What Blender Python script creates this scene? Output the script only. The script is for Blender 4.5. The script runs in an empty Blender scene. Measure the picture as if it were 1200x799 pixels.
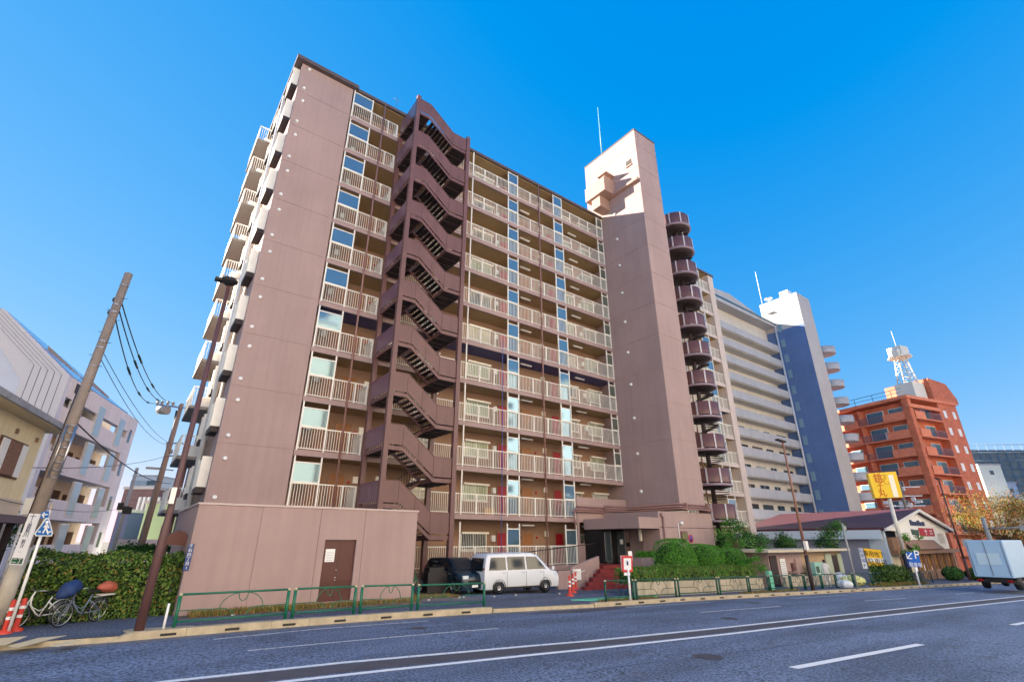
import bpy, math, random
from mathutils import Vector, Matrix
random.seed(7)
S = bpy.context.scene
C = S.collection
R = math.radians
# ------------------------------------------------------------------ camera
CH = 2.1
PIT, YAW = R(22.18), R(36.98)
rt = Vector((math.cos(YAW), -math.sin(YAW), 0))
fh = Vector((math.sin(YAW), math.cos(YAW), 0))
fw = fh * math.cos(PIT) + Vector((0, 0, math.sin(PIT)))
up = -fh * math.sin(PIT) + Vector((0, 0, math.cos(PIT)))
cd = bpy.data.cameras.new('camera')
cam = bpy.data.objects.new('camera', cd); C.objects.link(cam)
cd.sensor_width = 36; cd.lens = 36 * 574.09 / 1200
cd.clip_start = .1; cd.clip_end = 3000
m = Matrix((rt, up, -fw)).transposed().to_4x4(); m.translation = (0, 0, CH)
cam.matrix_world = m
S.camera = cam
# ------------------------------------------------------------------ world, sun, exposure
sun_dir = Vector((-1.5, 2.1, .98)).normalized()          # towards the sun
el = math.asin(sun_dir.z); az = math.atan2(sun_dir.x, sun_dir.y)
w = bpy.data.worlds.new('World'); S.world = w; w.use_nodes = True
nt = w.node_tree; bg = nt.nodes['Background']
sky = nt.nodes.new('ShaderNodeTexSky'); sky.sky_type = 'NISHITA'; sky.sun_disc = False
sky.sun_elevation = el; sky.sun_rotation = az
sky.air_density = 1.0; sky.dust_density = 0.0; sky.ozone_density = 3.0
# grade the sky colour channel by channel (a deep, polarised blue as the photograph shows)
EXPO = 2.12
sep = nt.nodes.new('ShaderNodeSeparateColor'); cmb = nt.nodes.new('ShaderNodeCombineColor'); nt.links.new(sky.outputs[0], sep.inputs[0])
def mth(op, a, b):
    q = nt.nodes.new('ShaderNodeMath'); q.operation = op
    if hasattr(a, 'links'): nt.links.new(a, q.inputs[0])
    else: q.inputs[0].default_value = a
    q.inputs[1].default_value = b
    return q.outputs[0]
K_ = 1 / (2 ** EXPO) / .15
r_s = mth('MULTIPLY', mth('MAXIMUM', mth('SUBTRACT', mth('MULTIPLY', sep.outputs[0], .15), .088), .0), 1.1 * K_)
g_s = mth('MULTIPLY', mth('POWER', mth('MULTIPLY', sep.outputs[1], .15), .52), .80 * K_)
b_s = mth('MULTIPLY', mth('POWER', mth('MULTIPLY', sep.outputs[2], .15), .15), 1.04 * K_)
for i_, v_ in enumerate((r_s, g_s, b_s)): nt.links.new(v_, cmb.inputs[i_])
nt.links.new(cmb.outputs[0], bg.inputs['Color'])
bg.inputs['Strength'].default_value = 0.15
sd = bpy.data.lights.new('sun', 'SUN'); sd.energy = 4.5; sd.angle = R(.5); sd.color = (1, .88, .72)
so = bpy.data.objects.new('sun', sd); C.objects.link(so)
so.rotation_euler = sun_dir.to_track_quat('Z', 'Y').to_euler(); so.location = (0, 0, 60)
S.view_settings.view_transform = 'Standard'; S.view_settings.look = 'None'
S.view_settings.exposure = EXPO; S.view_settings.gamma = 1
S.view_settings.use_curve_mapping = False
S.cycles.max_bounces = 8; S.cycles.diffuse_bounces = 4
# ------------------------------------------------------------------ materials
MATS = {}
def srgb(c):
    return tuple((v / 12.92 if v <= .04045 else ((v + .055) / 1.055) ** 2.4) for v in [x / 255 for x in c])
def mat(name, col=(128, 128, 128), rough=.7, var=.0, scale=2.0, bump=0.0, bscale=40, metal=0.0, emit=None, streak=0.0, spec=.5, col2=None, stretch=None):
    """col: 0..255 sRGB tuple of the surface's own colour"""
    if name in MATS: return MATS[name]
    mt = bpy.data.materials.new(name); mt.use_nodes = True
    n = mt.node_tree.nodes; l = mt.node_tree.links
    b = n['Principled BSDF']; c = srgb(col)
    b.inputs['Base Color'].default_value = (*c, 1); b.inputs['Roughness'].default_value = rough
    b.inputs['Metallic'].default_value = metal; b.inputs['Specular IOR Level'].default_value = spec
    tc = n.new('ShaderNodeTexCoord'); co = tc.outputs['Object']
    last = None
    if var or col2:
        mp = n.new('ShaderNodeMapping'); l.new(co, mp.inputs[0])
        if stretch: mp.inputs['Scale'].default_value = stretch
        nz = n.new('ShaderNodeTexNoise'); nz.inputs['Scale'].default_value = scale
        nz.inputs['Detail'].default_value = 6; nz.inputs['Roughness'].default_value = .65
        l.new(mp.outputs[0], nz.inputs['Vector'])
        cr = n.new('ShaderNodeValToRGB'); l.new(nz.outputs['Fac'], cr.inputs[0])
        lo = tuple(v * (1 - var) for v in c); hi = srgb(col2) if col2 else tuple(min(1, v * (1 + var)) for v in c)
        if col2: lo = c
        cr.color_ramp.elements[0].position = .35; cr.color_ramp.elements[0].color = (*lo, 1)
        cr.color_ramp.elements[1].position = .65; cr.color_ramp.elements[1].color = (*hi, 1)
        last = cr.outputs[0]
    if streak:
        mp = n.new('ShaderNodeMapping'); mp.inputs['Scale'].default_value = (1.3, 1.3, .06); l.new(co, mp.inputs[0])
        nz = n.new('ShaderNodeTexNoise'); nz.inputs['Scale'].default_value = 3; nz.inputs['Detail'].default_value = 7
        l.new(mp.outputs[0], nz.inputs['Vector'])
        mr = n.new('ShaderNodeMapRange'); l.new(nz.outputs['Fac'], mr.inputs[0])
        mr.inputs[1].default_value = .42; mr.inputs[2].default_value = .72; mr.inputs[3].default_value = 1; mr.inputs[4].default_value = 1 - streak
        mx = n.new('ShaderNodeMix'); mx.data_type = 'RGBA'; mx.blend_type = 'MULTIPLY'; mx.inputs[0].default_value = 1
        if last: l.new(last, mx.inputs[6])
        else: mx.inputs[6].default_value = (*c, 1)
        l.new(mr.outputs[0], mx.inputs[7]); last = mx.outputs[2]
    if last: l.new(last, b.inputs['Base Color'])
    if bump:
        nb = n.new('ShaderNodeTexNoise'); nb.inputs['Scale'].default_value = bscale; nb.inputs['Detail'].default_value = 5
        l.new(co, nb.inputs['Vector'])
        bp = n.new('ShaderNodeBump'); bp.inputs['Strength'].default_value = bump; bp.inputs['Distance'].default_value = .02
        l.new(nb.outputs['Fac'], bp.inputs['Height']); l.new(bp.outputs[0], b.inputs['Normal'])
    if emit:
        b.inputs['Emission Color'].default_value = (*srgb(emit[0]), 1); b.inputs['Emission Strength'].default_value = emit[1]
    MATS[name] = mt
    return mt
def brickmat(name, c1, c2, cm, sx=1.0, bw=.5, rh=.25, mort=.02, rough=.7):
    if name in MATS: return MATS[name]
    mt = bpy.data.materials.new(name); mt.use_nodes = True
    n = mt.node_tree.nodes; l = mt.node_tree.links; b = n['Principled BSDF']; b.inputs['Roughness'].default_value = rough
    tc = n.new('ShaderNodeTexCoord'); sp = n.new('ShaderNodeSeparateXYZ'); l.new(tc.outputs['Object'], sp.inputs[0])
    ad = n.new('ShaderNodeMath'); l.new(sp.outputs[0], ad.inputs[0]); l.new(sp.outputs[1], ad.inputs[1])
    cb = n.new('ShaderNodeCombineXYZ'); l.new(ad.outputs[0], cb.inputs[0]); l.new(sp.outputs[2], cb.inputs[1])
    br = n.new('ShaderNodeTexBrick'); l.new(cb.outputs[0], br.inputs[0]); br.inputs['Scale'].default_value = sx
    br.inputs['Brick Width'].default_value = bw; br.inputs['Row Height'].default_value = rh; br.inputs['Mortar Size'].default_value = mort
    br.inputs['Color1'].default_value = (*srgb(c1), 1); br.inputs['Color2'].default_value = (*srgb(c2), 1); br.inputs['Mortar'].default_value = (*srgb(cm), 1)
    nz = n.new('ShaderNodeTexNoise'); nz.inputs['Scale'].default_value = .8; nz.inputs['Detail'].default_value = 5; l.new(tc.outputs['Object'], nz.inputs['Vector'])
    mr = n.new('ShaderNodeMapRange'); l.new(nz.outputs['Fac'], mr.inputs[0]); mr.inputs[1].default_value = .3; mr.inputs[2].default_value = .7; mr.inputs[3].default_value = .8; mr.inputs[4].default_value = 1.1
    mx = n.new('ShaderNodeMix'); mx.data_type = 'RGBA'; mx.blend_type = 'MULTIPLY'; mx.inputs[0].default_value = 1
    l.new(br.outputs[0], mx.inputs[6]); l.new(mr.outputs[0], mx.inputs[7]); l.new(mx.outputs[2], b.inputs['Base Color'])
    MATS[name] = mt; return mt
def asphalt(name, base, dark, warm):
    mt = bpy.data.materials.new(name); mt.use_nodes = True
    n = mt.node_tree.nodes; l = mt.node_tree.links; b = n['Principled BSDF']; b.inputs['Roughness'].default_value = .75
    tc = n.new('ShaderNodeTexCoord'); co = tc.outputs['Object']
    def noise(s, d=5, sc=None):
        z = n.new('ShaderNodeTexNoise'); z.inputs['Scale'].default_value = s; z.inputs['Detail'].default_value = d
        if sc:
            mp = n.new('ShaderNodeMapping'); mp.inputs['Scale'].default_value = sc; l.new(co, mp.inputs[0]); l.new(mp.outputs[0], z.inputs['Vector'])
        else: l.new(co, z.inputs['Vector'])
        return z.outputs['Fac']
    fine = noise(20, 8)
    cr = n.new('ShaderNodeValToRGB'); l.new(fine, cr.inputs[0])
    cr.color_ramp.elements[0].position = .38; cr.color_ramp.elements[0].color = (*[v * .38 for v in base], 1)
    cr.color_ramp.elements[1].position = .62; cr.color_ramp.elements[1].color = (*[v * 1.75 for v in base], 1)
    big = noise(.5, 6, (.35, 1.4, 1))
    mr = n.new('ShaderNodeMapRange'); l.new(big, mr.inputs[0]); mr.inputs[1].default_value = .35; mr.inputs[2].default_value = .68; mr.inputs[3].default_value = .72; mr.inputs[4].default_value = 1.25
    mx = n.new('ShaderNodeMix'); mx.data_type = 'RGBA'; mx.blend_type = 'MULTIPLY'; mx.inputs[0].default_value = 1
    l.new(cr.outputs[0], mx.inputs[6]); l.new(mr.outputs[0], mx.inputs[7])
    st = noise(1.2, 3)
    m2 = n.new('ShaderNodeMapRange'); l.new(st, m2.inputs[0]); m2.inputs[1].default_value = .62; m2.inputs[2].default_value = .72; m2.inputs[3].default_value = 0; m2.inputs[4].default_value = .5
    my = n.new('ShaderNodeMix'); my.data_type = 'RGBA'; l.new(m2.outputs[0], my.inputs[0]); l.new(mx.outputs[2], my.inputs[6]); my.inputs[7].default_value = (*warm, 1)
    l.new(my.outputs[2], b.inputs['Base Color'])
    bp = n.new('ShaderNodeBump'); bp.inputs['Strength'].default_value = .5; bp.inputs['Distance'].default_value = .01; l.new(fine, bp.inputs['Height']); l.new(bp.outputs[0], b.inputs['Normal'])
    MATS[name] = mt; return mt
def paintmat(name, col, under, thr=.42):
    mt = bpy.data.materials.new(name); mt.use_nodes = True
    n = mt.node_tree.nodes; l = mt.node_tree.links; b = n['Principled BSDF']; b.inputs['Roughness'].default_value = .6
    tc = n.new('ShaderNodeTexCoord'); z = n.new('ShaderNodeTexNoise'); z.inputs['Scale'].default_value = 9; z.inputs['Detail'].default_value = 8; z.inputs['Roughness'].default_value = .7
    l.new(tc.outputs['Object'], z.inputs['Vector'])
    cr = n.new('ShaderNodeValToRGB'); l.new(z.outputs['Fac'], cr.inputs[0])
    cr.color_ramp.elements[0].position = thr - .08; cr.color_ramp.elements[0].color = (*srgb(under), 1)
    cr.color_ramp.elements[1].position = thr; cr.color_ramp.elements[1].color = (*srgb(col), 1)
    l.new(cr.outputs[0], b.inputs['Base Color']); MATS[name] = mt; return mt

BR = mat('brown_wall_paint', (168, 143, 139), .78, .06, .35, .3, 60, streak=.09)
PALEB = mat('pale_gallery_paint', (206, 190, 182), .78, .06, .35, .3, 60, streak=.09)
BRD = mat('brown_recess_paint', (150, 118, 96), .8, .06, .6)
STEELB = mat('brown_steel_paint', (112, 78, 76), .45, .10, 1.2, streak=.12)
STEELD = mat('dark_steel', (52, 40, 42), .6)
CREAM = mat('cream_rail_paint', (240, 236, 226), .45, .05, 3)
WHITEA = mat('white_aluminium', (215, 215, 212), .35)
CEIL = mat('tan_ceiling', (172, 146, 104), .8, .05, 1)
CEILB = mat('blue_grey_ceiling', (92, 92, 130), .8, .05, 1)  # bluish reflection on one storey's ceiling, put into the colour
FROST = mat('pale_wired_glass', (120, 150, 165), .05, metal=.65, spec=.9)
FROSTB = mat('grey_wired_glass', (110, 118, 110), .08, .06, 1, metal=.4, spec=.6)
GLASS = mat('window_glass', (60, 72, 78), .06, spec=.9)
CURT = mat('curtained_glass', (148, 160, 128), .12, .3, 9, spec=.8, stretch=(3, 3, .1))
CURTB = mat('blue_curtained_glass', (140, 165, 180), .12, .25, 9, spec=.8, stretch=(3, 3, .1))
REDP = mat('red_door_paint', (170, 28, 44), .5)
DOORO = mat('ochre_door_paint', (150, 98, 55), .5, .08, 2)
DKDOOR = mat('dark_brown_door', (84, 42, 38), .45, .08, 2)
ROOFD = mat('dark_roof_edge', (92, 78, 78), .6)
LAV = mat('pale_painted_concrete', (186, 184, 186), .75, .06, .5, .15, 50, streak=.12)
CREAMW = mat('cream_render', (214, 208, 198), .8, .05, .6, streak=.12)
TSHADE = mat('blue_grey_tower_paint', (92, 120, 168), .7, .07, .4, streak=.1)  # shadowed wall of a pale tower; the shade is put into this blue
ORB = brickmat('orange_tile', (216, 118, 82), (200, 102, 70), (184, 124, 100), 1, .5, .16, .012)
ORS = mat('orange_parapet', (230, 142, 108), .7, .12, 2, col2=(214, 120, 88))
BLACK = mat('black_rubber', (22, 22, 24), .6)
CHROME = mat('bare_steel', (180, 182, 186), .3, metal=.9)
GREEN = mat('green_rail_paint', (24, 104, 76), .4, .12, 4)
GREEND = mat('dark_green_rail_paint', (16, 74, 60), .45, .12, 4)
REDC = mat('orange_plastic', (206, 66, 44), .45)
WHITE = mat('white_paint', (236, 236, 234), .4)
CONC = mat('pole_concrete', (136, 122, 112), .85, .12, 2, .3, 40, streak=.2)
POLEB = mat('brown_pole_paint', (94, 64, 62), .5, .08, 3)
POLEG = mat('grey_pole_paint', (150, 152, 152), .5, .08, 3)
KERB = mat('kerb_concrete', (178, 164, 138), .85, .16, 3, .3, 40)
STONE = mat('planter_stone', (186, 174, 152), .85, .18, 1.2, .4, 20, streak=.35)
def leafmats(pre, cols):
    return [mat('%s_leaf_%d' % (pre, i), c, .55, spec=.3) for i, c in enumerate(cols)]
HEDGE = leafmats('hedge', [(62, 92, 36), (82, 116, 44), (112, 138, 62), (40, 64, 28), (136, 118, 58)])
BUSH = leafmats('bush', [(58, 116, 32), (78, 140, 38), (100, 158, 54), (42, 90, 28)])
AUT = leafmats('autumn', [(124, 118, 46), (142, 110, 44), (100, 106, 40), (158, 88, 42), (84, 90, 38)])
TREEG = leafmats('tree', [(40, 82, 38), (58, 104, 42), (86, 132, 56), (30, 60, 32)])
BARK = mat('bark', (98, 76, 58), .9, .2, 6, .5, 20)
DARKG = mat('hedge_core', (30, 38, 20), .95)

# ------------------------------------------------------------------ mesh helper
ORG = {}
class M:
    def __init__(s): s.v = []; s.f = []; s.m = []; s.mats = []; s.cur = 0; s.sm = []; s.smooth = False
    def mat(s, mt):
        if mt not in s.mats: s.mats.append(mt)
        s.cur = s.mats.index(mt); return s
    def face(s, idx): s.f.append(idx); s.m.append(s.cur); s.sm.append(s.smooth)
    def quad(s, *p):
        b = len(s.v); s.v += [tuple(q) for q in p]; s.face(list(range(b, b + len(p)))); return s
    def hexa(s, p):   # 8 points: bottom 4 ccw, top 4
        b = len(s.v); s.v += [tuple(q) for q in p]
        for q in ((3, 2, 1, 0), (4, 5, 6, 7), (0, 1, 5, 4), (1, 2, 6, 5), (2, 3, 7, 6), (3, 0, 4, 7)): s.face([b + i for i in q])
        return s
    def box(s, x0, x1, y0, y1, z0, z1):
        return s.hexa([(x0, y0, z0), (x1, y0, z0), (x1, y1, z0), (x0, y1, z0), (x0, y0, z1), (x1, y0, z1), (x1, y1, z1), (x0, y1, z1)])
    def bar(s, p, q, wx, wz, upv=(0, 0, 1)):   # rectangular bar from p to q
        p, q = Vector(p), Vector(q); d = (q - p).normalized(); u = Vector(upv)
        if abs(d.dot(u)) > .98: u = Vector((0, 1, 0))
        a = d.cross(u).normalized() * wx / 2; c = a.cross(d).normalized() * wz / 2
        return s.hexa([p - a - c, p + a - c, q + a - c, q - a - c, p - a + c, p + a + c, q + a + c, q - a + c])
    def prism(s, pts, z0, z1):
        n = len(pts); b = len(s.v)
        s.v += [(x, y, z0) for x, y in pts] + [(x, y, z1) for x, y in pts]
        s.face([b + i for i in reversed(range(n))]); s.face([b + n + i for i in range(n)])
        for i in range(n): j = (i + 1) % n; s.face([b + i, b + j, b + n + j, b + n + i])
        return s
    def extr(s, pts, d):   # planar polygon of 3D points, extruded by vector d
        n = len(pts); b = len(s.v); d = Vector(d)
        s.v += [tuple(p) for p in pts] + [tuple(Vector(p) + d) for p in pts]
        s.face([b + i for i in reversed(range(n))]); s.face([b + n + i for i in range(n)])
        for i in range(n): j = (i + 1) % n; s.face([b + i, b + j, b + n + j, b + n + i])
        return s
    def tube(s, pts, r, n=8, cap=True):
        pts = [Vector(p) for p in pts]; b = len(s.v); N = len(pts)
        rs = r if isinstance(r, (list, tuple)) else [r] * N
        prev = None
        for i, p in enumerate(pts):
            d = (pts[min(i + 1, N - 1)] - pts[max(i - 1, 0)]).normalized()
            if prev is None:
                u = Vector((0, 0, 1)) if abs(d.z) < .9 else Vector((1, 0, 0)); a = d.cross(u).normalized()
            else: a = (prev - d * prev.dot(d)).normalized()
            prev = a; c = d.cross(a)
            for k in range(n):
                t = 2 * math.pi * k / n; s.v.append(tuple(p + (a * math.cos(t) + c * math.sin(t)) * rs[i]))
        sm = s.smooth; s.smooth = True
        for i in range(N - 1):
            for k in range(n):
                k2 = (k + 1) % n; s.face([b + i * n + k, b + i * n + k2, b + (i + 1) * n + k2, b + (i + 1) * n + k])
        s.smooth = sm
        if cap: s.face([b + k for k in reversed(range(n))]); s.face([b + (N - 1) * n + k for k in range(n)])
        return s
    def lathe(s, c, prof, n=16, a0=0, a1=2 * math.pi):   # prof: (r, z)
        b = len(s.v); full = abs(a1 - a0 - 2 * math.pi) < 1e-6; cols = n if full else n + 1
        for r_, z in prof:
            for k in range(cols):
                t = a0 + (a1 - a0) * k / n; s.v.append((c[0] + r_ * math.cos(t), c[1] + r_ * math.sin(t), c[2] + z))
        sm = s.smooth; s.smooth = True
        for i in range(len(prof) - 1):
            for k in range(n):
                k2 = (k + 1) % cols; s.face([b + i * cols + k, b + i * cols + k2, b + (i + 1) * cols + k2, b + (i + 1) * cols + k])
        s.smooth = sm
        return s
    def torus(s, c, ax, R_, r, n=24, k=6):
        c = Vector(c); ax = Vector(ax).normalized(); a = ax.orthogonal().normalized(); b2 = ax.cross(a); b = len(s.v)
        for i in range(n):
            t = 2 * math.pi * i / n; d = a * math.cos(t) + b2 * math.sin(t)
            for j in range(k):
                u = 2 * math.pi * j / k; s.v.append(tuple(c + d * (R_ + r * math.cos(u)) + ax * r * math.sin(u)))
        sm = s.smooth; s.smooth = True
        for i in range(n):
            for j in range(k):
                i2 = (i + 1) % n; j2 = (j + 1) % k; s.face([b + i * k + j, b + i2 * k + j, b + i2 * k + j2, b + i * k + j2])
        s.smooth = sm; return s
    def ico(s, c, rx, ry, rz, n=10, mm=6, rot=0):
        prof = [(math.sin(math.pi * i / mm), -math.cos(math.pi * i / mm)) for i in range(mm + 1)]
        b = len(s.v); cr, sr = math.cos(rot), math.sin(rot)
        for r_, z in prof:
            for k in range(n):
                t = 2 * math.pi * k / n; x, y = r_ * math.cos(t) * rx, r_ * math.sin(t) * ry
                s.v.append((c[0] + x * cr - y * sr, c[1] + x * sr + y * cr, c[2] + z * rz))
        sm = s.smooth; s.smooth = True
        for i in range(mm):
            for k in range(n): k2 = (k + 1) % n; s.face([b + i * n + k, b + i * n + k2, b + (i + 1) * n + k2, b + (i + 1) * n + k])
        s.smooth = sm; return s
    def leaf(s, p, size, nrm=None):
        a = Vector((random.gauss(0, 1), random.gauss(0, 1), random.gauss(0, 1))).normalized()
        if nrm is not None: nn = (Vector(nrm) + a * .9).normalized()
        else: nn = a
        t = nn.orthogonal().normalized(); t.rotate(Matrix.Rotation(random.random() * 6.28, 3, nn)); u = nn.cross(t)
        p = Vector(p); l_ = size * random.uniform(.7, 1.3); w_ = l_ * .5
        b = len(s.v); s.v += [tuple(p - t * l_ * .5), tuple(p + u * w_ * .5 + nn * l_ * .1), tuple(p + t * l_ * .5), tuple(p - u * w_ * .5 + nn * l_ * .1)]
        s.cur = random.choice(s.lw); s.face([b, b + 1, b + 2, b + 3])
    def build(s, name, mt=None, parent=None, loc=None):
        me = bpy.data.meshes.new(name)
        og = Vector((0, 0, 0))
        if parent is not None: og = ORG.get(parent.name, og)
        elif loc is not None: og = Vector(loc)
        me.from_pydata([(x - og.x, y - og.y, z - og.z) for x, y, z in s.v], [], s.f)
        if s.mats:
            for q in s.mats: me.materials.append(q)
            me.polygons.foreach_set('material_index', s.m)
        elif mt: me.materials.append(mt)
        me.polygons.foreach_set('use_smooth', s.sm)
        me.update()
        o = bpy.data.objects.new(name, me); C.objects.link(o)
        if parent is not None: o.parent = parent; ORG[o.name] = og
        else: o.location = og; ORG[o.name] = og
        return o
def tag(o, label=None, cat=None, group=None, kind=None):
    if label: o['label'] = label
    if cat: o['category'] = cat
    if group: o['group'] = group
    if kind: o['kind'] = kind
    return o
def thing(name, label, cat, loc=(0, 0, 0), rotz=0, group=None, world=True):
    """Empty at the base. world=True: children are given in world coordinates; False: in the thing's own."""
    o = bpy.data.objects.new(name, None); C.objects.link(o); o.empty_display_size = .3
    o.location = loc; o.rotation_euler = (0, 0, rotz); tag(o, label, cat, group)
    ORG[o.name] = Vector(loc) if world else Vector((0, 0, 0))
    return o
KIDS = {}
def kids(o): return [c for c in bpy.data.objects if c.parent == o]
def copy_tree(o, parent=None, dz=0, dx=0, dy=0, kmap=None):
    c = o.copy(); C.objects.link(c)
    if parent is not None: c.parent = parent
    c.location = (o.location.x + dx, o.location.y + dy, o.location.z + dz)
    for ch in (kmap or {}).get(o.name, []): copy_tree(ch, c, kmap=kmap)
    return c
PVAR = []
def vary(o):
    for q in bpy.data.objects:
        if q.name.startswith('pane') and q.type == 'MESH' and len(q.material_slots) and q.material_slots[0].material in (MATS['curtained_glass'], MATS['blue_curtained_glass'], MATS['window_glass']):
            old = q.material_slots[0].material
            if random.random() < .6:
                q.material_slots[0].link = 'OBJECT'; q.material_slots[0].material = random.choice(PVAR if old is not MATS['window_glass'] else PVAR[2:])
def kidmap():
    k = {}
    for o in bpy.data.objects:
        if o.parent: k.setdefault(o.parent.name, []).append(o)
    return k
def G(x):
    if x < 2: return 0.0
    if x < 10: return -.022 * (x - 2) ** 2 / 16
    return -.022 * (min(x, 110) - 6)
def text(name, body, size, mt, parent, origin, right, upv, align='CENTER', depth=.004):
    """flat lettering; origin in the parent's mesh coordinates (world if world thing)"""
    c = bpy.data.curves.new(name, 'FONT'); c.body = body; c.size = size; c.align_x = align; c.align_y = 'CENTER'; c.extrude = depth
    o = bpy.data.objects.new(name, c); C.objects.link(o); bpy.context.view_layer.update()
    me = bpy.data.meshes.new_from_object(o.evaluated_get(bpy.context.evaluated_depsgraph_get()))
    bpy.data.objects.remove(o); bpy.data.curves.remove(c)
    r_ = Vector(right).normalized(); u_ = Vector(upv).normalized(); n_ = r_.cross(u_)
    og = ORG.get(parent.name, Vector((0, 0, 0))); org = Vector(origin) - og
    mx = Matrix((r_, u_, n_)).transposed().to_4x4(); mx.translation = org
    me.transform(mx); me.materials.clear(); me.materials.append(mt)
    q = bpy.data.objects.new(name, me); C.objects.link(q); q.parent = parent
    return q
# a pixel of the photograph at a given forward distance, for things measured far away
def at(px, py, D):
    d = rt * ((px - 600) / 574.09) + up * ((399.5 - py) / 574.09) + fw
    k = D / d.dot(fh); return Vector((0, 0, CH)) + d * k

# ================================================================== SETTING
XS = [-400, -200, -100, -60, -30, -15, -8, -4, -1, .63, 2, 3, 4, 5, 6, 7, 8, 9, 10, 11.3, 13, 15.8, 18, 21.6, 25, 28, 32, 36.6, 42, 48, 55, 65, 80, 110, 160, 300, 900]
KL = [(-400, 22), (-60, 17.6), (-15, 16.9), (-1.5, 16.78), (.63, 16.45), (3.6, 16.33), (6.7, 16.2), (11.3, 16.0), (15.8, 15.6), (21.6, 15.5), (28, 15.0), (36.6, 14.4), (55, 13.2), (80, 11.5), (110, 9.5), (900, -20)]
def interp(tab, x):
    for (a, b), (c, d) in zip(tab, tab[1:]):
        if a <= x <= c: return b + (d - b) * (x - a) / (c - a)
    return tab[-1][1] if x > tab[-1][0] else tab[0][1]
def kl(x): return interp(KL, x)
def sheet(name, y0, y1, dz, mt, xa=None, xb=None, kind='structure', z1=None):
    xs = [x for x in XS if (xa is None or x > xa) and (xb is None or x < xb)]
    if xa is not None: xs = [xa] + xs
    if xb is not None: xs = xs + [xb]
    g = M()
    for a, b in zip(xs, xs[1:]):
        g.quad((a, y0(a), G(a) + dz), (b, y0(b), G(b) + dz), (b, y1(b), G(b) + dz), (a, y1(a), G(a) + dz))
    o = g.build(name, mt); tag(o, kind=kind); return o
asph = asphalt('asphalt', (.118, .152, .228), None, (.085, .08, .08))
walkm = asphalt('walk_asphalt', (.095, .114, .160), None, (.09, .082, .07))
EARTH = mat('earth', (96, 88, 74), .95, .2, 1.5, .4, 30)
sheet('ground', lambda x: -900, lambda x: 1500, -.30, EARTH)
sheet('road', lambda x: -14, kl, -.13, asph)
sheet('sidewalk', lambda x: kl(x) + .2, lambda x: 60, 0.0, walkm, .63, 110)
sheet('side_street', lambda x: kl(x) + .02, lambda x: 120, 0.0, walkm, -60, .63)
sheet('far_pavement', lambda x: -20, lambda x: -14, 0.02, walkm, -100, 110)
# kerbs: one raised run on the left, one on the right, low kerb at the driveways
def kerb(xa, xb, h, name='kerb'):
    xs = [xa] + [x for x in XS if xa < x < xb] + [xb]; g = M()
    for a, b in zip(xs, xs[1:]):
        n_ = max(1, int((b - a) / .6))
        for i in range(n_):
            p = a + (b - a) * i / n_ + .004; q = a + (b - a) * (i + 1) / n_ - .004
            g.hexa([(p, kl(p), G(p) - .2), (q, kl(q), G(q) - .2), (q, kl(q) + .3, G(q) - .2), (p, kl(p) + .3, G(p) - .2),
                    (p, kl(p) + .03, G(p) + h), (q, kl(q) + .03, G(q) + h), (q, kl(q) + .3, G(q) + h), (p, kl(p) + .3, G(p) + h)])
    return tag(g.build(name, KERB), kind='structure')
kerb(.9, 11.2, .05); kerb(15.9, 110, .03)
kerb(-60, .62, -.012); kerb(11.25, 15.85, -.012)
g = M()   # rounded kerb end by the lamp post
g.hexa([(.32, kl(.6), -.2), (.9, kl(.9), -.2), (.9, kl(.9) + .3, -.2), (.32, kl(.6) + .3, -.2), (.62, kl(.6) + .06, -.02), (.9, kl(.9) + .03, .05), (.9, kl(.9) + .3, .05), (.62, kl(.6) + .3, -.02)])
g.prism([(.9, 16.72), (.75, 16.9), (.7, 17.15), (.9, 17.3), (2.2, 17.0), (2.2, 16.7)], -.1, .03)
tag(g.build('kerb', KERB), kind='structure')
g = M()   # drain slots
x = 1.45
while x < 60:
    if x < 10.9 or x > 16.6:
        y = kl(x); k_ = (kl(x + .3) - y)
        g.hexa([(x, y - .003 + .004, G(x) - .085), (x + .34, y + k_ - .003 + .004, G(x + .3) - .085), (x + .34, y + k_ + .02, G(x) - .085), (x, y + .02, G(x) - .085),
                (x, y + .008, G(x) - .03), (x + .34, y + k_ + .008, G(x + .3) - .03), (x + .34, y + k_ + .03, G(x) - .03), (x, y + .03, G(x) - .03)])
    x += 1.42
tag(g.build('kerb_drain_slots', BLACK), kind='structure')
g = M()   # concrete gutter strip
xs = [q for q in XS if -15 <= q <= 80]
for a, b in zip(xs, xs[1:]):
    g.quad((a, kl(a) - .38, G(a) - .126), (b, kl(b) - .38, G(b) - .126), (b, kl(b) + .01, G(b) - .126), (a, kl(a) + .01, G(a) - .126))
tag(g.build('gutter', mat('gutter_concrete', (118, 116, 118), .85, .18, 1.5, .2, 60)), kind='structure')
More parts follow.
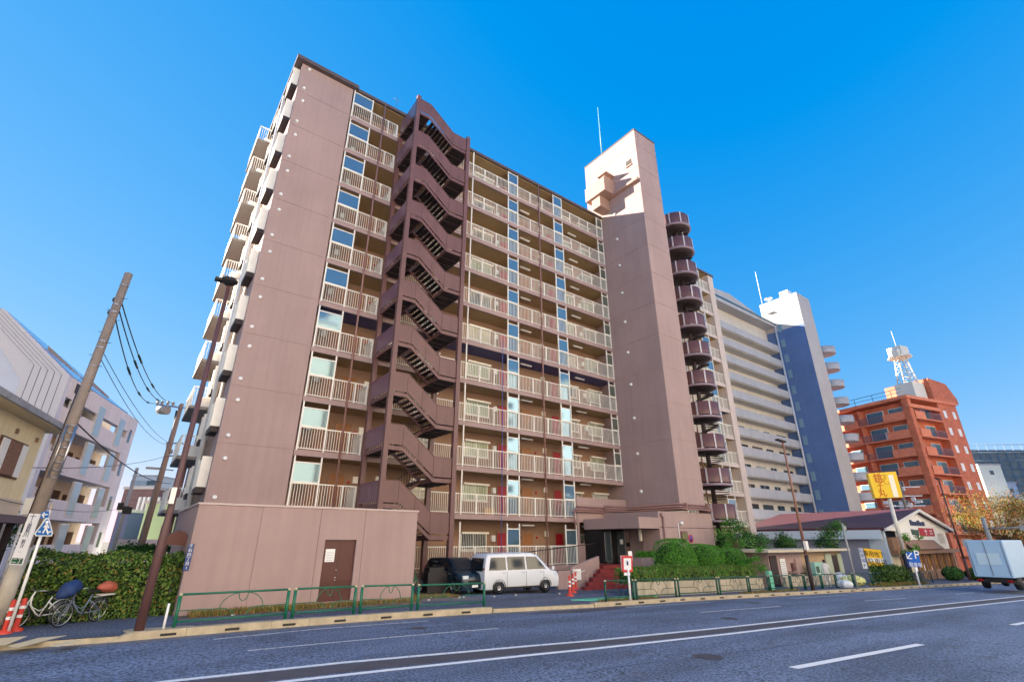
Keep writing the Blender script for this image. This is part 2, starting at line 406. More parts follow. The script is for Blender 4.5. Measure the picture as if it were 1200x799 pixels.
# painted lines
WL = paintmat('road_paint', (240, 240, 240), (130, 132, 140), .33)
WLW = paintmat('worn_road_paint', (208, 210, 212), (96, 100, 110), .46)
def stripe(pts, wd, mt, dz=-.122):
    g = M()
    n = len(pts)
    for i in range(n - 1):
        (a, ya), (b, yb) = pts[i], pts[i + 1]; k = max(1, int((b - a) / 1.5))
        for j in range(k):
            p = a + (b - a) * j / k; q = a + (b - a) * (j + 1) / k; yp = ya + (yb - ya) * j / k; yq = ya + (yb - ya) * (j + 1) / k
            g.quad((p, yp - wd / 2, G(p) + dz), (q, yq - wd / 2, G(q) + dz), (q, yq + wd / 2, G(q) + dz), (p, yp + wd / 2, G(p) + dz))
    return tag(g.build('road_marking', mt), kind='structure')
CA = [(-40, 13.6), (-12, 12.2), (1.27, 11.48), (4.16, 11.1), (6.9, 10.6), (10.2, 10.12), (15.3, 9.72), (23.5, 9.25), (32.1, 8.75), (44.8, 7.9), (80, 5.2), (160, -1)]
CB = [(-40, 12.2), (-12, 11.1), (2.84, 10.3), (6.24, 9.78), (9.5, 9.36), (14.2, 8.98), (21.7, 8.55), (29, 8.03), (40.3, 7.2), (80, 4.3), (160, -2)]
stripe([(x, y + .03) for x, y in CA], .17, paintmat('centre_line_paint', (234, 234, 234), (120, 122, 130), .41)); stripe(CB, .17, WL)
DARKA = mat('dark_tar', (84, 80, 86), .8, .15, 2)
g = M()
for i in range(60):
    a, b = -10 + i * 1.5, -8.5 + i * 1.5
    g.quad((a, interp(CB, a) + .22, G(a) - .1255), (b, interp(CB, b) + .22, G(b) - .1255), (b, interp(CA, b) - .1, G(b) - .1255), (a, interp(CA, a) - .1, G(a) - .1255))
tag(g.build('road_centre_patch', DARKA), kind='structure')
stripe([(2.9, 13.48), (9.3, 13.0)], .1, WLW); stripe([(18.3, 12.5), (23.7, 12.15)], .12, WLW)
stripe([(30.6, 11.4), (34.8, 10.95)], .12, WLW); stripe([(41.9, 10.5), (45.1, 10.3)], .12, WLW); stripe([(52, 9.6), (56, 9.2)], .12, WLW)
stripe([(2.5, 15.45), (5, 15.55), (8.3, 15.3)], .1, WLW)
stripe([(17.0, 15.0), (22.4, 14.7)], .08, WLW); stripe([(28.3, 13.9), (34, 13.5)], .1, WLW); stripe([(42, 13.2), (53, 12.4)], .1, WLW)
stripe([(11.4, 5.82), (17.3, 5.38)], .2, WL); stripe([(25.1, 5.0), (31, 4.6)], .2, WL); stripe([(-4, 6.9), (1, 6.55)], .2, WL)
g = M(); g.quad((11.9, 15.3, G(12) - .1245), (14.2, 14.6, G(14) - .1245), (17.6, 14.9, G(17.6) - .1245), (17.0, 15.5, G(17) - .1245))
tag(g.build('road_tar_patch', DARKA), kind='structure')
# beige painted steps of the crossing at the side street
BEI = paintmat('beige_road_paint', (236, 212, 166), (150, 138, 120), .3)
for (xa, xb, y) in ((-4.6, -.62, 17.15), (-1.35, .28, 17.3 - .15), (-2.6, -.35, 16.72 + .1), (-3.9, -1.2, 17.55), (-.7, .55, 17.0 - .3 + .2)):
    pass
def stripeq(p): 
    g = M(); g.quad(*[(a, b, .004) for a, b in p]); return tag(g.build('road_marking', BEI), kind='structure')
def hg(px, py, off=0.0):
    d = rt * ((px - 600) / 574.09) + up * ((399.5 - py) / 574.09) + fw
    k = (CH - off) / -d.z; return (d.x * k, d.y * k)
for q in ([(-30, 756), (6, 756), (33, 745), (-20, 749)], [(8, 757), (22, 758.5), (80, 744), (45, 747)], [(57, 757), (68, 757.5), (99, 749.5), (80, 750.5)]):
    stripeq([hg(*p) for p in q])

# ================================================================== MAIN APARTMENT BUILDING
FH = 2.74
def FL(k): return .62 if k == 1 else 3.53 + FH * (k - 2)
A = thing('apartment_building', 'tall brown eleven storey apartment building with white railed corridors and a zigzag outside stair', 'apartment building', (2.75, 26, 0))
def wallpanels(g, x0, x1, y0, y1, zs, gap=.02, inset=.02):
    for a, b in zip(zs, zs[1:]): g.box(x0, x1, y0, y1, a + gap / 2, b - gap / 2)
    g.box(x0 + inset, x1 - inset, y0 + inset, y1 - inset, zs[0], zs[-1] - .03)
g = M()
zs = [-.5] + [FL(k) for k in range(2, 12)] + [30.5]
wallpanels(g, 2.75, 6.08, 26, 27.65, zs)
g.build('end_wall', BR, A)
g = M(); g.box(2.75, 48.2, 27.652, 38, -1.5, 30.45); g.build('wall', BRD, A)
g = M(); g.box(33.35, 47.6, 27.643, 27.651, -1, 30.4); g.build('wall', mat('cream_gallery_wall', (214, 200, 176), .8, .06, .6), A)
g = M(); wallpanels(g, 47.6, 48.6, 25.9, 27.7, [-1.5] + [FL(k) for k in range(2, 12)] + [30.4]); g.build('end_wall', PALEB, A)
g = M(); g.box(2.35, 6.35, 25.7, 38.3, 30.5, 30.78); g.box(2.55, 6.2, 25.9, 38.1, 30.78, 31.0)
g.box(6.355, 30.25, 25.85, 38.3, 30.45, 30.68); g.box(33.4, 48.8, 25.85, 38.3, 30.45, 30.68); g.box(30.255, 33.4, 27.7, 38.3, 30.45, 30.68); g.build('roof', ROOFD, A)
# corridor slabs (top surface, fascia) and ceilings
for k in range(1, 12):
    z = FL(k); g = M()
    if k == 1: segs = [(15.4, 30.25), (6.1, 9.5), (33.4, 47.6)]
    elif k == 2: segs = [(6.1, 30.25), (33.4, 47.6)]
    else: segs = [(6.1, 30.25), (33.4, 47.6)]
    for a, b in segs:
        bm_ = PALEB if a > 33 else BR
        g.mat(bm_).box(a, b, 26, 27.65, z - .2, z)
        g.mat(bm_).box(a, b, 25.97, 26.1, z - .25, z + .04)
        g.mat(CEILB if k == 6 else CEIL).box(a, b, 26.12, 27.65, z - .225, z - .203)
    g.build('corridor_slab', None, A)
g = M(); g.box(6.36, 30.2, 26.05, 27.65, 30.41, 30.449); g.box(33.45, 47.6, 26.05, 27.65, 30.41, 30.449); g.build('soffit', CEIL, A)
# railings
def railing(x0, x1, z, y, posts, name='railing', picket=.13, h=1.2, par=A, mt=CREAM, pw=.022):
    g = M(); g.box(x0, x1, y - .03, y + .03, z + h - .05, z + h); g.box(x0, x1, y - .02, y + .02, z + .1, z + .14)
    for p in posts: g.box(p - .03, p + .03, y - .033, y + .033, z - .12, z + h)
    n = int((x1 - x0) / picket)
    for i in range(1, n):
        x = x0 + (x1 - x0) * i / n; g.box(x - pw / 2, x + pw / 2, y - pw / 2, y + pw / 2, z + .13, z + h - .04)
    return g.build(name, mt, par)
PR = [15.4, 16.9, 18.1, 21.5, 22.8, 26.05, 27.2, 28.3]
rl = [railing(6.15, 9.45, 0, 26.02, [6.2, 7.5, 8.75, 9.4]), railing(15.25, 30.2, 0, 26.02, PR), railing(33.5, 47.55, 0, 26.02, [34.6, 36, 37.4, 38.8, 40.2, 41.5, 42.8, 44.1, 45.4, 46.6]),
      railing(9.7, 15.3, 0, 26.02, [11.0, 12.4, 13.6])]
g = M(); g.mat(CREAM).box(9.42, 9.5, 26.06, 27.4, 1.14, 1.2); g.box(9.42, 9.5, 26.06, 26.14, 0, 1.2)
for i in range(10): g.box(9.45, 9.47, 26.15 + i * .13, 26.17 + i * .13, .1, 1.15)
rl.append(g.build('railing', None, A))
def partition(x0, x1, glass, full=True, y=26.02):
    """white frame with panes, standing on the rail line from slab to slab"""
    g = M()
    for x in (x0, x1): g.box(x - .035, x + .035, y - .06, y + .02, 0, 2.48)
    g.box(x0, x1, y - .05, y, 1.2, 1.26); g.box(x0, x1, y - .05, y, 2.14, 2.2)
    f = g.build('glass_partition', CREAM, A)
    g = M(); g.mat(glass).box(x0 + .04, x1 - .04, y - .03, y - .015, 1.26, 2.14)
    if full: g.box(x0 + .04, x1 - .04, y + .06, y + .07, .12, 1.18)
    g.build('pane', None, f); return f
pts_ = [partition(6.2, 7.5, FROST, False), partition(19.2, 20.15, FROST), partition(24.08, 25.05, FROST), partition(29.5, 30.2, FROSTB, True), partition(44.6, 45.9, FROST), partition(38.2, 39.2, FROST)]
g = M(); g.box(15.72, 15.8, 25.9, 25.97, 0, 2.5); pts_.append(g.build('thin_post', CREAM, A))
def awindow(x0, x1, z0, z1, y, glass, par=A, fr=CREAM, mull=1, depth=.08, name='window', lattice=0):
    g = M(); t = .06
    g.box(x0, x1, y - depth, y, z0, z0 + t); g.box(x0, x1, y - depth, y, z1 - t, z1)
    g.box(x0, x0 + t, y - depth, y, z0 + t, z1 - t); g.box(x1 - t, x1, y - depth, y, z0 + t, z1 - t)
    for i in range(mull):
        xm = x0 + (x1 - x0) * (i + 1) / (mull + 1); g.box(xm - .025, xm + .025, y - depth * .8, y, z0 + t, z1 - t)
    for i in range(lattice):
        xm = x0 + t + (x1 - x0 - 2 * t) * (i + .5) / lattice; g.box(xm - .008, xm + .008, y - depth - .1, y - depth - .085, z0 - .05, z1 - .12)
    if lattice: g.box(x0 - .03, x1 + .03, y - depth - .11, y - depth - .08, z0 - .08, z0 - .04); g.box(x0 - .03, x1 + .03, y - depth - .2, y + .0, z1 - .12, z1)
    f = g.build(name, fr, par)
    g = M(); g.box(x0 + t, x1 - t, y - depth * .45, y - depth * .3, z0 + t, z1 - t); g.build('pane', glass, f)
    return f
YB = 27.64
wins = [awindow(16.85, 18.75, .95, 2.0, YB, CURT, lattice=14), awindow(26.5, 27.35, 1.0, 1.95, YB, CURT, lattice=6), awindow(28.5, 30.1, .95, 2.0, YB, CURT, lattice=11),
        awindow(37, 38.6, .95, 2.0, YB, CURTB, lattice=10), awindow(42, 43.6, .95, 2.0, YB, CURTB, lattice=10), awindow(13.2, 14.6, .95, 2.0, YB, CURT, lattice=9)]
def adoor(x0, x1, mt, z1=1.95):
    g = M(); g.mat(BRD).box(x0 - .06, x0, YB - .05, YB, 0, z1 + .06); g.box(x1, x1 + .06, YB - .05, YB, 0, z1 + .06); g.box(x0, x1, YB - .05, YB, z1, z1 + .06)
    g.mat(mt).box(x0, x1, YB - .03, YB, .01, z1)
    d = g.build('door', None, A)
    g = M(); g.box(x1 - .14, x1 - .11, YB - .09, YB - .03, .95, 1.1); g.build('door_handle', CHROME, d)
    return d
doors = [adoor(7.3, 8.1, DOORO), adoor(8.5, 9.3, DOORO), adoor(19.6, 20.35, REDP), adoor(21.7, 22.5, DOORO), adoor(24.6, 25.3, REDP), adoor(31.0, 31.8, REDP), adoor(35.6, 36.4, REDP), adoor(41, 41.8, DOORO)]
misc = []
for x, z, c in ((7.0, 1.35, CREAM), (9.9, 1.5, CREAM), (19.25, 1.45, WHITE), (23.7, 1.75, CREAM), (28.2, 1.2, WHITE), (11.2, 1.6, CREAM)):
    g = M(); g.box(x - .13, x + .13, YB - .16, YB, z, z + .36); g.mat(BLACK).box(x - .06, x + .06, YB - .165, YB - .16, z + .2, z + .3) if False else None; misc.append(g.build('meter_box', c, A))
for x, z in ((9.55, 1.55), (22.9, 1.7)):
    g = M(); g.lathe((x, YB - .05, z), [(.0, .06), (.06, .05), (.08, 0), (.06, -.05), (0, -.06)], 10); misc.append(g.build('alarm_lamp', mat('red_lamp_plastic', (200, 30, 24), .4), A))
for x in (21.5, 27.0, 41.5):
    g = M(); g.box(x - .5, x + .5, 26.75, 26.9, 2.38, 2.47); misc.append(g.build('ceiling_lamp', WHITE, A))
for x in (20.8, 21.35):
    g = M(); g.box(x - .1, x + .1, YB - .15, YB, 1.6, 1.78); misc.append(g.build('vent_hood', STEELD, A))
km = kidmap()
tmpl = [(rl[0], 2, 11), (rl[1], 3, 11), (rl[2], 1, 11), (rl[4], 2, 11), (rl[3], 2, 11)] + [(p, 1, 11) for p in pts_[1:]] + [(pts_[0], 2, 11)] + [(q, 1, 11) for q in wins[:-1] + doors[2:]] + [(q, 2, 11) for q in doors[:2] + [wins[-1]]] + [(q, 1, 11) for q in misc]
ORGA = ORG[A.name]
for o, a, b in tmpl:
    for k in range(b, a - 1, -1):
        z = FL(k)
        if o in (pts_[3],) and k == 2: continue
        if k == a or (o is pts_[3] and k == a): o.location.z = z
        else: 
            c = copy_tree(o, None, kmap=km); c.parent = A; c.location.z = z
# first two storeys of the right-hand corridor differ: rails only as far as the entrance
railing(15.25, 25.1, FL(2), 26.02, [15.4, 16.9, 18.1, 19.2, 20.15, 21.5, 22.8, 24.08]); railing(15.25, 25.1, FL(1), 26.02, [15.4, 16.9, 18.1, 19.2, 20.15, 21.5, 22.8, 24.08]); railing(9.7, 15.2, FL(1), 26.02, [11.0, 12.4, 13.6])
g = M(); g.box(25.14, 30.28, 25.92, 26.1, 3.3, 4.95); g.box(25.14, 27.6, 25.92, 26.1, -.4, 1.95); g.box(25.1, 25.3, 25.9, 26.15, -.4, 3.28); g.build('parapet', BR, A)
# downpipes
for x in (22.35, 8.35, 41.2):
    g = M(); g.tube([(x, 25.9, .2 if x > 10 else 3.3), (x, 25.9, 30.7)], .055, 8)
    for k in range(2, 12): g.box(x - .07, x + .07, 25.88, 25.98, FL(k) - .1, FL(k) - .04)
    g.build('downpipe', mat('pinkish_pipe', (150, 112, 104), .5), A)
# vents on blank wall and tower
for k in range(2, 12):
    for dz, dx in ((.35, 3.12), (2.05, 3.2)):
        g = M(); g.lathe((0, 0, 0), [(.001, .1), (.07, .1), (.1, .05), (.1, 0)], 10)
        g.v = [(dx + x, 26 - z, FL(k) + dz + y) for x, y, z in g.v]; g.build('vent_cap', WHITE, A)
# --- left end: window boxes, pipe and side balconies
for k in range(2, 12):
    z = FL(k)
    for y0, y1 in ((26.5, 27.9), (30.6, 31.5)):
        g = M()
        g.mat(mat('window_box_panel', (166, 170, 174), .5)).box(2.42, 2.46, y0, y1, z + .85, z + 2.1)
        for i in range(8): g.mat(CREAM).box(2.38, 2.42, y0 + i * (y1 - y0) / 8, y0 + i * (y1 - y0) / 8 + .03, z + .85, z + 2.0)
        g.mat(CREAM).box(2.36, 2.75, y0 - .04, y0, z + .8, z + 2.15); g.box(2.36, 2.75, y1, y1 + .04, z + .8, z + 2.15)
        g.mat(STEELD).box(2.38, 2.74, y0, y1, z + .55, z + .8)
        f = g.build('window_box', None, A)
        g = M(); g.box(2.70, 2.745, y0, y1, z + .85, z + 2.1); g.build('pane', GLASS, f)
    g = M(); g.mat(mat('grey_balcony', (150, 144, 138), .8)).box(1.65, 2.75, 31.8, 36, z - .1, z + .05); g.mat(MATS['grey_balcony']).box(1.7, 2.74, 31.85, 35.95, z - .125, z - .102)
    g.build('side_balcony', None, A)
    f = M(); f.box(1.66, 1.7, 31.8, 36, z + 1.1, z + 1.16); f.box(1.66, 2.7, 31.81, 31.85, z + 1.1, z + 1.16)
    for i in range(8): f.box(1.7 + i * .13, 1.73 + i * .13, 31.82, 31.85, z + .05, z + 1.1)
    for i in range(26): f.box(1.67, 1.695, 31.85 + i * .16, 31.88 + i * .16, z + .05, z + 1.1)
    f.mat(WHITE); f.box(2.1, 2.62, 32.3, 33.0, z + .06, z + .7)
    f.mats = [CREAM, WHITE]; f.m = [0] * (len(f.m) - 6) + [1] * 6
    f.build('railing', None, A)
g = M(); g.tube([(2.5, 29.4, .3), (2.5, 29.4, 30.5)], .13, 10)
g.build('white_drain_pipe', mat('pale_pipe', (214, 214, 214), .5), A)
g = M(); g.tube([(2.3, 33.9, 0), (2.3, 33.9, 6)], .1, 8); g.build('downpipe', mat('pinkish_pipe', (150, 112, 104), .5), A)
# --- annex in front of the left wing
g = M()
for a, b in ((1.95, 3.86), (3.88, 5.86), (7.56, 9.75)):
    g.box(a, b, 19.4, 19.6, -.3, 3.2)
g.box(5.88, 6.13, 19.4, 19.6, -.3, 3.2); g.box(7.3, 7.54, 19.4, 19.6, -.3, 3.2); g.box(6.13, 7.3, 19.4, 19.6, 2.14, 3.2); g.box(6.13, 7.3, 19.4, 19.6, -.3, .12)
g.box(1.97, 9.73, 19.55, 19.72, -.3, 3.19) if False else None
g.box(3.85, 3.9, 19.42, 19.58, -.3, 3.19); g.box(5.85, 5.9, 19.42, 19.58, -.3, 3.19); g.box(7.53, 7.57, 19.42, 19.58, -.3, 3.19)
g.box(1.95, 2.15, 19.602, 25.98, -.3, 3.2); g.box(9.55, 9.75, 19.602, 23.0, -.3, 3.2); g.box(2.16, 9.54, 19.61, 25.9, 3.0, 3.15)
ax = g.build('annex', BR, A)
g = M(); g.box(1.91, 9.79, 19.36, 19.64, 3.2, 3.26); g.box(1.91, 2.2, 19.65, 26, 3.2, 3.26); g.build('coping', mat('pale_coping', (196, 178, 172), .6), ax)
g = M(); g.mat(DKDOOR).box(6.13, 7.3, 19.5, 19.54, .12, 2.14); g.mat(STEELD).box(6.71, 6.72, 19.494, 19.5, .14, 2.12)
for i in range(7):
    for a in (6.22, 6.8): g.mat(DKDOOR).bar((a, 19.487, .45 + i * .055), (a + .42, 19.487, .45 + i * .055), .012, .03)
for a in (6.8, ):
    g.mat(DKDOOR).box(a, a + .42, 19.492, 19.5, 1.1, 1.11); g.box(a, a + .42, 19.492, 19.5, 1.95, 1.96)
g.mat(CHROME).lathe((0, 0, 0), [(.001, .04), (.025, .04), (.03, .0)], 8)
n8 = len(g.v) - 24; g.v[n8:] = [(6.68 + x, 19.495 - z, 1.12 + y) for x, y, z in g.v[n8:]]
g.box(6.66, 6.7, 19.485, 19.498, .86, .9); g.box(6.66, 6.7, 19.485, 19.498, .78, .81)
g.build('door', None, ax)
g = M(); g.mat(mat('maroon_awning', (104, 62, 54), .6))
prof = [(0, 2.2), (-.1, 2.34), (-.28, 2.4), (-.48, 2.3), (-.62, 2.12), (-.68, 2.0)]
for (a, za), (b, zb) in zip(prof, prof[1:]): g.hexa([(1.95 + a, 20.6, za), (1.95 + b, 20.6, zb), (1.95 + b, 21.6, zb), (1.95 + a, 21.6, za), (1.95 + a, 20.6, za + .03), (1.95 + b, 20.6, zb + .03), (1.95 + b, 21.6, zb + .03), (1.95 + a, 21.6, za + .03)])
g.extr([(1.95, 20.6, 1.95)] + [(1.95 + a, 20.6, b) for a, b in prof], (0, .02, 0))
g.build('awning', None, ax)
# --- zigzag escape staircase
g = M()
for x, y, zt in ((9.6, 23.1, 29.65), (13.5, 23.1, 28.35), (9.62, 25.8, 28.1), (13.5, 25.8, 28.1)):
    g.box(x - .125, x + .125, y - .125, y + .125, -.3, zt)
    g.box(x - .14, x + .14, y - .14, y - .126, -.3, zt) if False else None
st = g.build('escape_staircase', STEELB, A)
L, T = 9.73, 13.36
z = 0; g = M()       # landing (upper), at floor level
def ring(g, x0, x1, y0, y1, z0, z1):
    g.box(x0, x1, y0, y0 + .06, z0, z1); g.box(x0, x1, y1 - .06, y1, z0, z1); g.box(x0, x0 + .06, y0 + .06, y1 - .06, z0, z1); g.box(x1 - .06, x1, y0 + .06, y1 - .06, z0, z1)
g.mat(STEELB); ring(g, 9.56, 10.5, 23.06, 25.9, 0, .2); g.mat(STEELD).box(9.62, 10.44, 23.12, 25.84, .03, .1)
for y in (23.8, 24.5, 25.2): g.mat(STEELD).box(9.62, 10.44, y, y + .06, -.04, .03)
ld = g.build('landing', None, st)
g = M(); g.mat(STEELB); ring(g, 12.3, 13.56, 23.06, 25.9, -1.39, -1.19); g.mat(STEELD).box(12.36, 13.5, 23.12, 25.84, -1.36, -1.29)
for y in (23.8, 24.5, 25.2): g.mat(STEELD).box(12.36, 13.5, y, y + .06, -1.43, -1.36)
ml = g.build('landing', None, st)
g = M(); n_ = 8      # flights
g.mat(STEELB)
def stringer(g, y0, y1, xa, xb, za, zb): g.hexa([(xa, y0, za), (xb, y0, zb), (xb, y1, zb), (xa, y1, za), (xa, y0, za + .2), (xb, y0, zb + .2), (xb, y1, zb + .2), (xa, y1, za + .2)])
stringer(g, 23.06, 23.12, 10.5, 12.3, 0, -1.39); stringer(g, 24.34, 24.4, 10.5, 12.3, 0, -1.39)
for i in range(1, n_):
    x = 10.5 + 1.8 * i / n_; z = .1 - 1.39 * i / n_; g.mat(STEELD).box(x - .05, x + .2, 23.12, 24.34, z, z + .03); g.mat(CHROME).box(x - .055, x - .03, 23.13, 24.33, z - .02, z + .035) if i % 2 else None
fl1 = g.build('stair_flight', None, st)
g = M(); g.mat(STEELB); stringer(g, 24.55, 24.61, 12.3, 10.5, -1.39, -2.74); stringer(g, 25.84, 25.9, 12.3, 10.5, -1.39, -2.74)
for i in range(1, n_):
    x = 12.3 - 1.8 * i / n_; z = -1.29 - 1.35 * i / n_; g.mat(STEELD).box(x - .2, x + .05, 24.61, 25.84, z, z + .03)
fl2 = g.build('stair_flight', None, st)
def spanel(pts4):   # pts: x0,z0(bottom), x1,z1(bottom), h at y=23.06
    x0, z0, x1, z1, h = pts4; g = M()
    g.mat(STEELB).hexa([(x0 + .02, 23.05, z0), (x1 - .02, 23.05, z1), (x1 - .02, 23.075, z1), (x0 + .02, 23.075, z0), (x0 + .02, 23.05, z0 + h), (x1 - .02, 23.05, z1 + h), (x1 - .02, 23.075, z1 + h), (x0 + .02, 23.075, z0 + h)])
    g.hexa([(x0, 23.03, z0 + h), (x1, 23.03, z1 + h), (x1, 23.09, z1 + h), (x0, 23.09, z0 + h), (x0, 23.03, z0 + h + .04), (x1, 23.03, z1 + h + .04), (x1, 23.09, z1 + h + .04), (x0, 23.09, z0 + h + .04)])
    g.box(x0 - .02, x0 + .02, 23.03, 23.08, z0 - .1, z0 + h); return g.build('stair_panel', None, st)
pa = [spanel((9.73, .27, 10.5, .27, .98)), spanel((10.5, .3, 11.4, -.395, .96)), spanel((11.4, -.395, 12.3, -1.09, .96)), spanel((12.3, -1.12, 13.38, -1.12, .98))]
g = M()
for y0, y1 in ((23.22, 24.45), (24.47, 25.68)): g.box(9.55, 9.575, y0, y1, .3, 1.25)
g.box(9.54, 9.6, 23.22, 25.68, 1.25, 1.29); g.box(9.54, 9.6, 24.44, 24.48, .1, 1.25); pl = g.build('stair_panel', mat('lilac_brown_panel', (122, 92, 104), .3), st)
g = M()
for y0, y1 in ((23.22, 24.45), (24.47, 25.68)): g.box(13.5, 13.525, y0, y1, -1.1, -.15)
g.box(13.49, 13.55, 23.22, 25.68, -.15, -.11); pr_ = g.build('stair_panel', STEELB, st)
g = M()   # inner handrail with pickets
for (xa, xb, za, zb, y) in ((10.5, 12.3, .2, -1.19, 24.47), (12.3, 10.5, -1.19, -2.54, 24.5)):
    g.bar((xa, y, za + .95), (xb, y, zb + .95), .04, .04)
    for i in range(13):
        t = i / 12; x = xa + (xb - xa) * t; z = za + (zb - za) * t; g.box(x - .01, x + .01, y - .01, y + .01, z, z + .95)
ih = g.build('handrail', STEELD, st)
km = kidmap()
for o in [ld, ml, fl1, fl2, pl, pr_, ih] + pa:
    for k in range(11, 1, -1):
        if k == 2: o.location.z = FL(k)
        else: c = o.copy(); C.objects.link(c); c.parent = st; c.location.z = FL(k)
# --- lift tower
g = M(); wallpanels(g, 30.3, 33.3, 21.2, 27.68, [4.2] + [FL(k) - .1 for k in range(3, 12)] + [31.0, 33.6, 36.2, 37.9], .03, .02)
tw = g.build('lift_tower', BR, A)
g = M(); g.box(30.26, 33.34, 21.16, 27.72, 37.9, 38.0); g.build('coping', ROOFD, tw)
TC = mat('tower_top_render', (172, 140, 126), .75, .06, .5)
g = M(); g.box(28.8, 30.296, 24.05, 26.5, 32.1, 32.2); g.box(28.8, 28.9, 24.05, 26.5, 32.2, 33.6); g.box(28.9, 30.296, 24.05, 24.15, 32.2, 33.75); g.box(28.9, 30.296, 26.4, 26.5, 32.2, 33.6)
g.box(29.0, 30.296, 24.9, 25.9, 30.9, 32.1); g.build('roof_balcony', TC, tw)
g = M(); g.box(29.1, 30.296, 24.0, 25.1, 34.25, 34.36); g.build('roof_canopy', TC, tw)
g = M(); g.box(29.95, 30.298, 21.25, 25.0, 32.0, 32.25); g.build('ledge', TC, tw)
g = M(); g.mat(STEELD).box(30.27, 30.298, 21.9, 22.5, 34.3, 34.9); g.mat(TC).box(30.2, 30.298, 21.85, 22.55, 34.2, 34.3); g.build('window', None, tw)
g = M(); g.tube([(30.7, 25.6, 38), (30.7, 25.6, 44.8)], [.06, .03], 6); g.build('lightning_rod', mat('pale_green_rod', (150, 200, 190), .4), tw)
for k in range(2, 12):
    g = M(); g.lathe((0, 0, 0), [(.001, .12), (.09, .12), (.12, .05), (.12, 0)], 10)
    g.v = [(30.3 - z, 24.35 + x, FL(k) - .1 + 2.05 + y) for x, y, z in g.v]; g.build('vent_cap', WHITE, tw)
# base block, porch, steps
g = M(); g.box(27.75, 33.8, 21.15, 22.6, -1.2, 2.9); g.box(27.75, 33.8, 21.15, 26, 2.93, 3.9); g.box(28.5, 33.8, 22.6, 27, -1.2, 2.93); g.box(33.82, 34.9, 22.5, 27, -1.2, 2.5); pb = g.build('base_block', BR, A)
g = M()
for i, z in enumerate((4.12, 4.26, 4.42)): g.tube([(24.6 + i * .2, 25.7, z - .12), (27.7, 25.7, z - .12), (27.7, 25.7, z), (30.05 - i * .08, 25.4, z), (30.05 - i * .08, 20.95 + i * .08, z), (33.7, 20.95 + i * .08, z)], .06, 8)
g.tube([(24.7, 25.7, 4.1), (24.7, 25.7, 2.8)], .06, 8)
g.tube([(28.1, 21.05, 3.5), (28.1, 21.05, .0)], .06, 8); g.tube([(28.1, 21.05, 3.5), (27.9, 21.05, 3.75)], .06, 8)
for x in (30.6, 33.2): g.box(x, x + .12, 20.9, 21.2, 4.0, 4.5)
g.build('wall_pipe', mat('pinkish_pipe', (150, 112, 104), .5), A)
g = M(); g.box(25.72, 27.74, 21.1, 25.9, 2.83, 3.5); cp = g.build('porch_canopy', BR, A)
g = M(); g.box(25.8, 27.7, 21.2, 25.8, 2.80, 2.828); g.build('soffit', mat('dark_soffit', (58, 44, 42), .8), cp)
g = M(); g.box(25.9, 27.74, 21.3, 22.0, -.6, 1.15); g.box(26.0, 28.5, 24.7, 25.85, -.5, 2.82) if False else None
g.box(28.4, 28.5, 22.6, 24.2, -.4, 2.8); pz = g.build('porch_planter', BR, A)
g = M(); g.lw = [0, 1, 2]; g.mats = BUSH[:3] + [HEDGE[4]]
for i in range(700): g.leaf((random.uniform(26, 27.7), random.uniform(21.35, 21.95), 1.15 + random.random() * .35), .13)
g.build('plants', None, pz)
g = M(); g.box(27.92, 30, 24.3, 26, -.4, 2.8); g.box(20.5, 25.5, 24.62, 24.8, -.4, 1.7) if False else None; g.build('porch_wall', BR, A)
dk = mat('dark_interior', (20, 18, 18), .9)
g = M(); g.mat(dk).box(25.76, 27.9, 24.3, 25.9, .75, 2.8)  # near-black block under the canopy, shade put into its colour
g.build('porch_shade_block', None, A)
for (x0, x1) in ((25.85, 26.5), (27.05, 27.88)):
    g = M(); 
    g.box(x0, x0 + .07, 24.15, 24.2, .76, 2.7); g.box(x1 - .07, x1, 24.15, 24.2, .76, 2.7); g.box(x0, x1, 24.15, 24.2, 2.64, 2.7); g.box(x0, x1, 24.15, 24.2, .76, .86)
    d = g.build('glass_door', CHROME, A); g = M(); g.box(x0 + .07, x1 - .07, 24.17, 24.185, .86, 2.64); g.build('pane', GLASS, d)
    if x0 > 26: g = M(); g.box(27.3, 27.6, 24.14, 24.15, 1.9, 2.2); g.build('notice', WHITE, d)
g = M(); g.box(28.1, 28.4, 24.25, 24.3, 1.75, 2.0); g.build('name_plate', mat('dark_plate', (44, 40, 46), .3), A)
g = M(); g.box(27.1, 27.25, 22.2, 22.35, 2.1, 2.8); g.build('hanging_lamp', mat('lamp_glass', (220, 214, 200), .3), A)
RED = brickmat('red_brick_tile', (150, 42, 42), (124, 34, 38), (108, 60, 58), 1, .24, .12, .012)
g = M()
for i in range(6):
    z1 = .75 - i * .185; g.box(23.6 - i * .62, 25.85, 22.3 - i * .30, 22.6 - i * .30 + (0 if i else 1.8), -.8, z1)
g.build('entrance_steps', RED, A)
g = M(); g.hexa([(20.6, 21.9, -.6), (23.6, 22.62, -.6), (23.6, 22.8, -.6), (20.6, 22.1, -.6), (20.6, 21.9, .75), (23.6, 22.62, 1.25), (23.6, 22.8, 1.25), (20.6, 22.1, .75)])
g.box(19.6, 20.55, 21.9, 22.1, -.6, .6); g.build('ramp_wall', BR, A)
g = M(); g.tube([(19.0, 24, 1.5), (24.8, 24, 1.95)], .03, 6); g.tube([(19.0, 24, 1.5), (19.0, 24, .2)], .03, 6); g.build('handrail', STEELD, A)
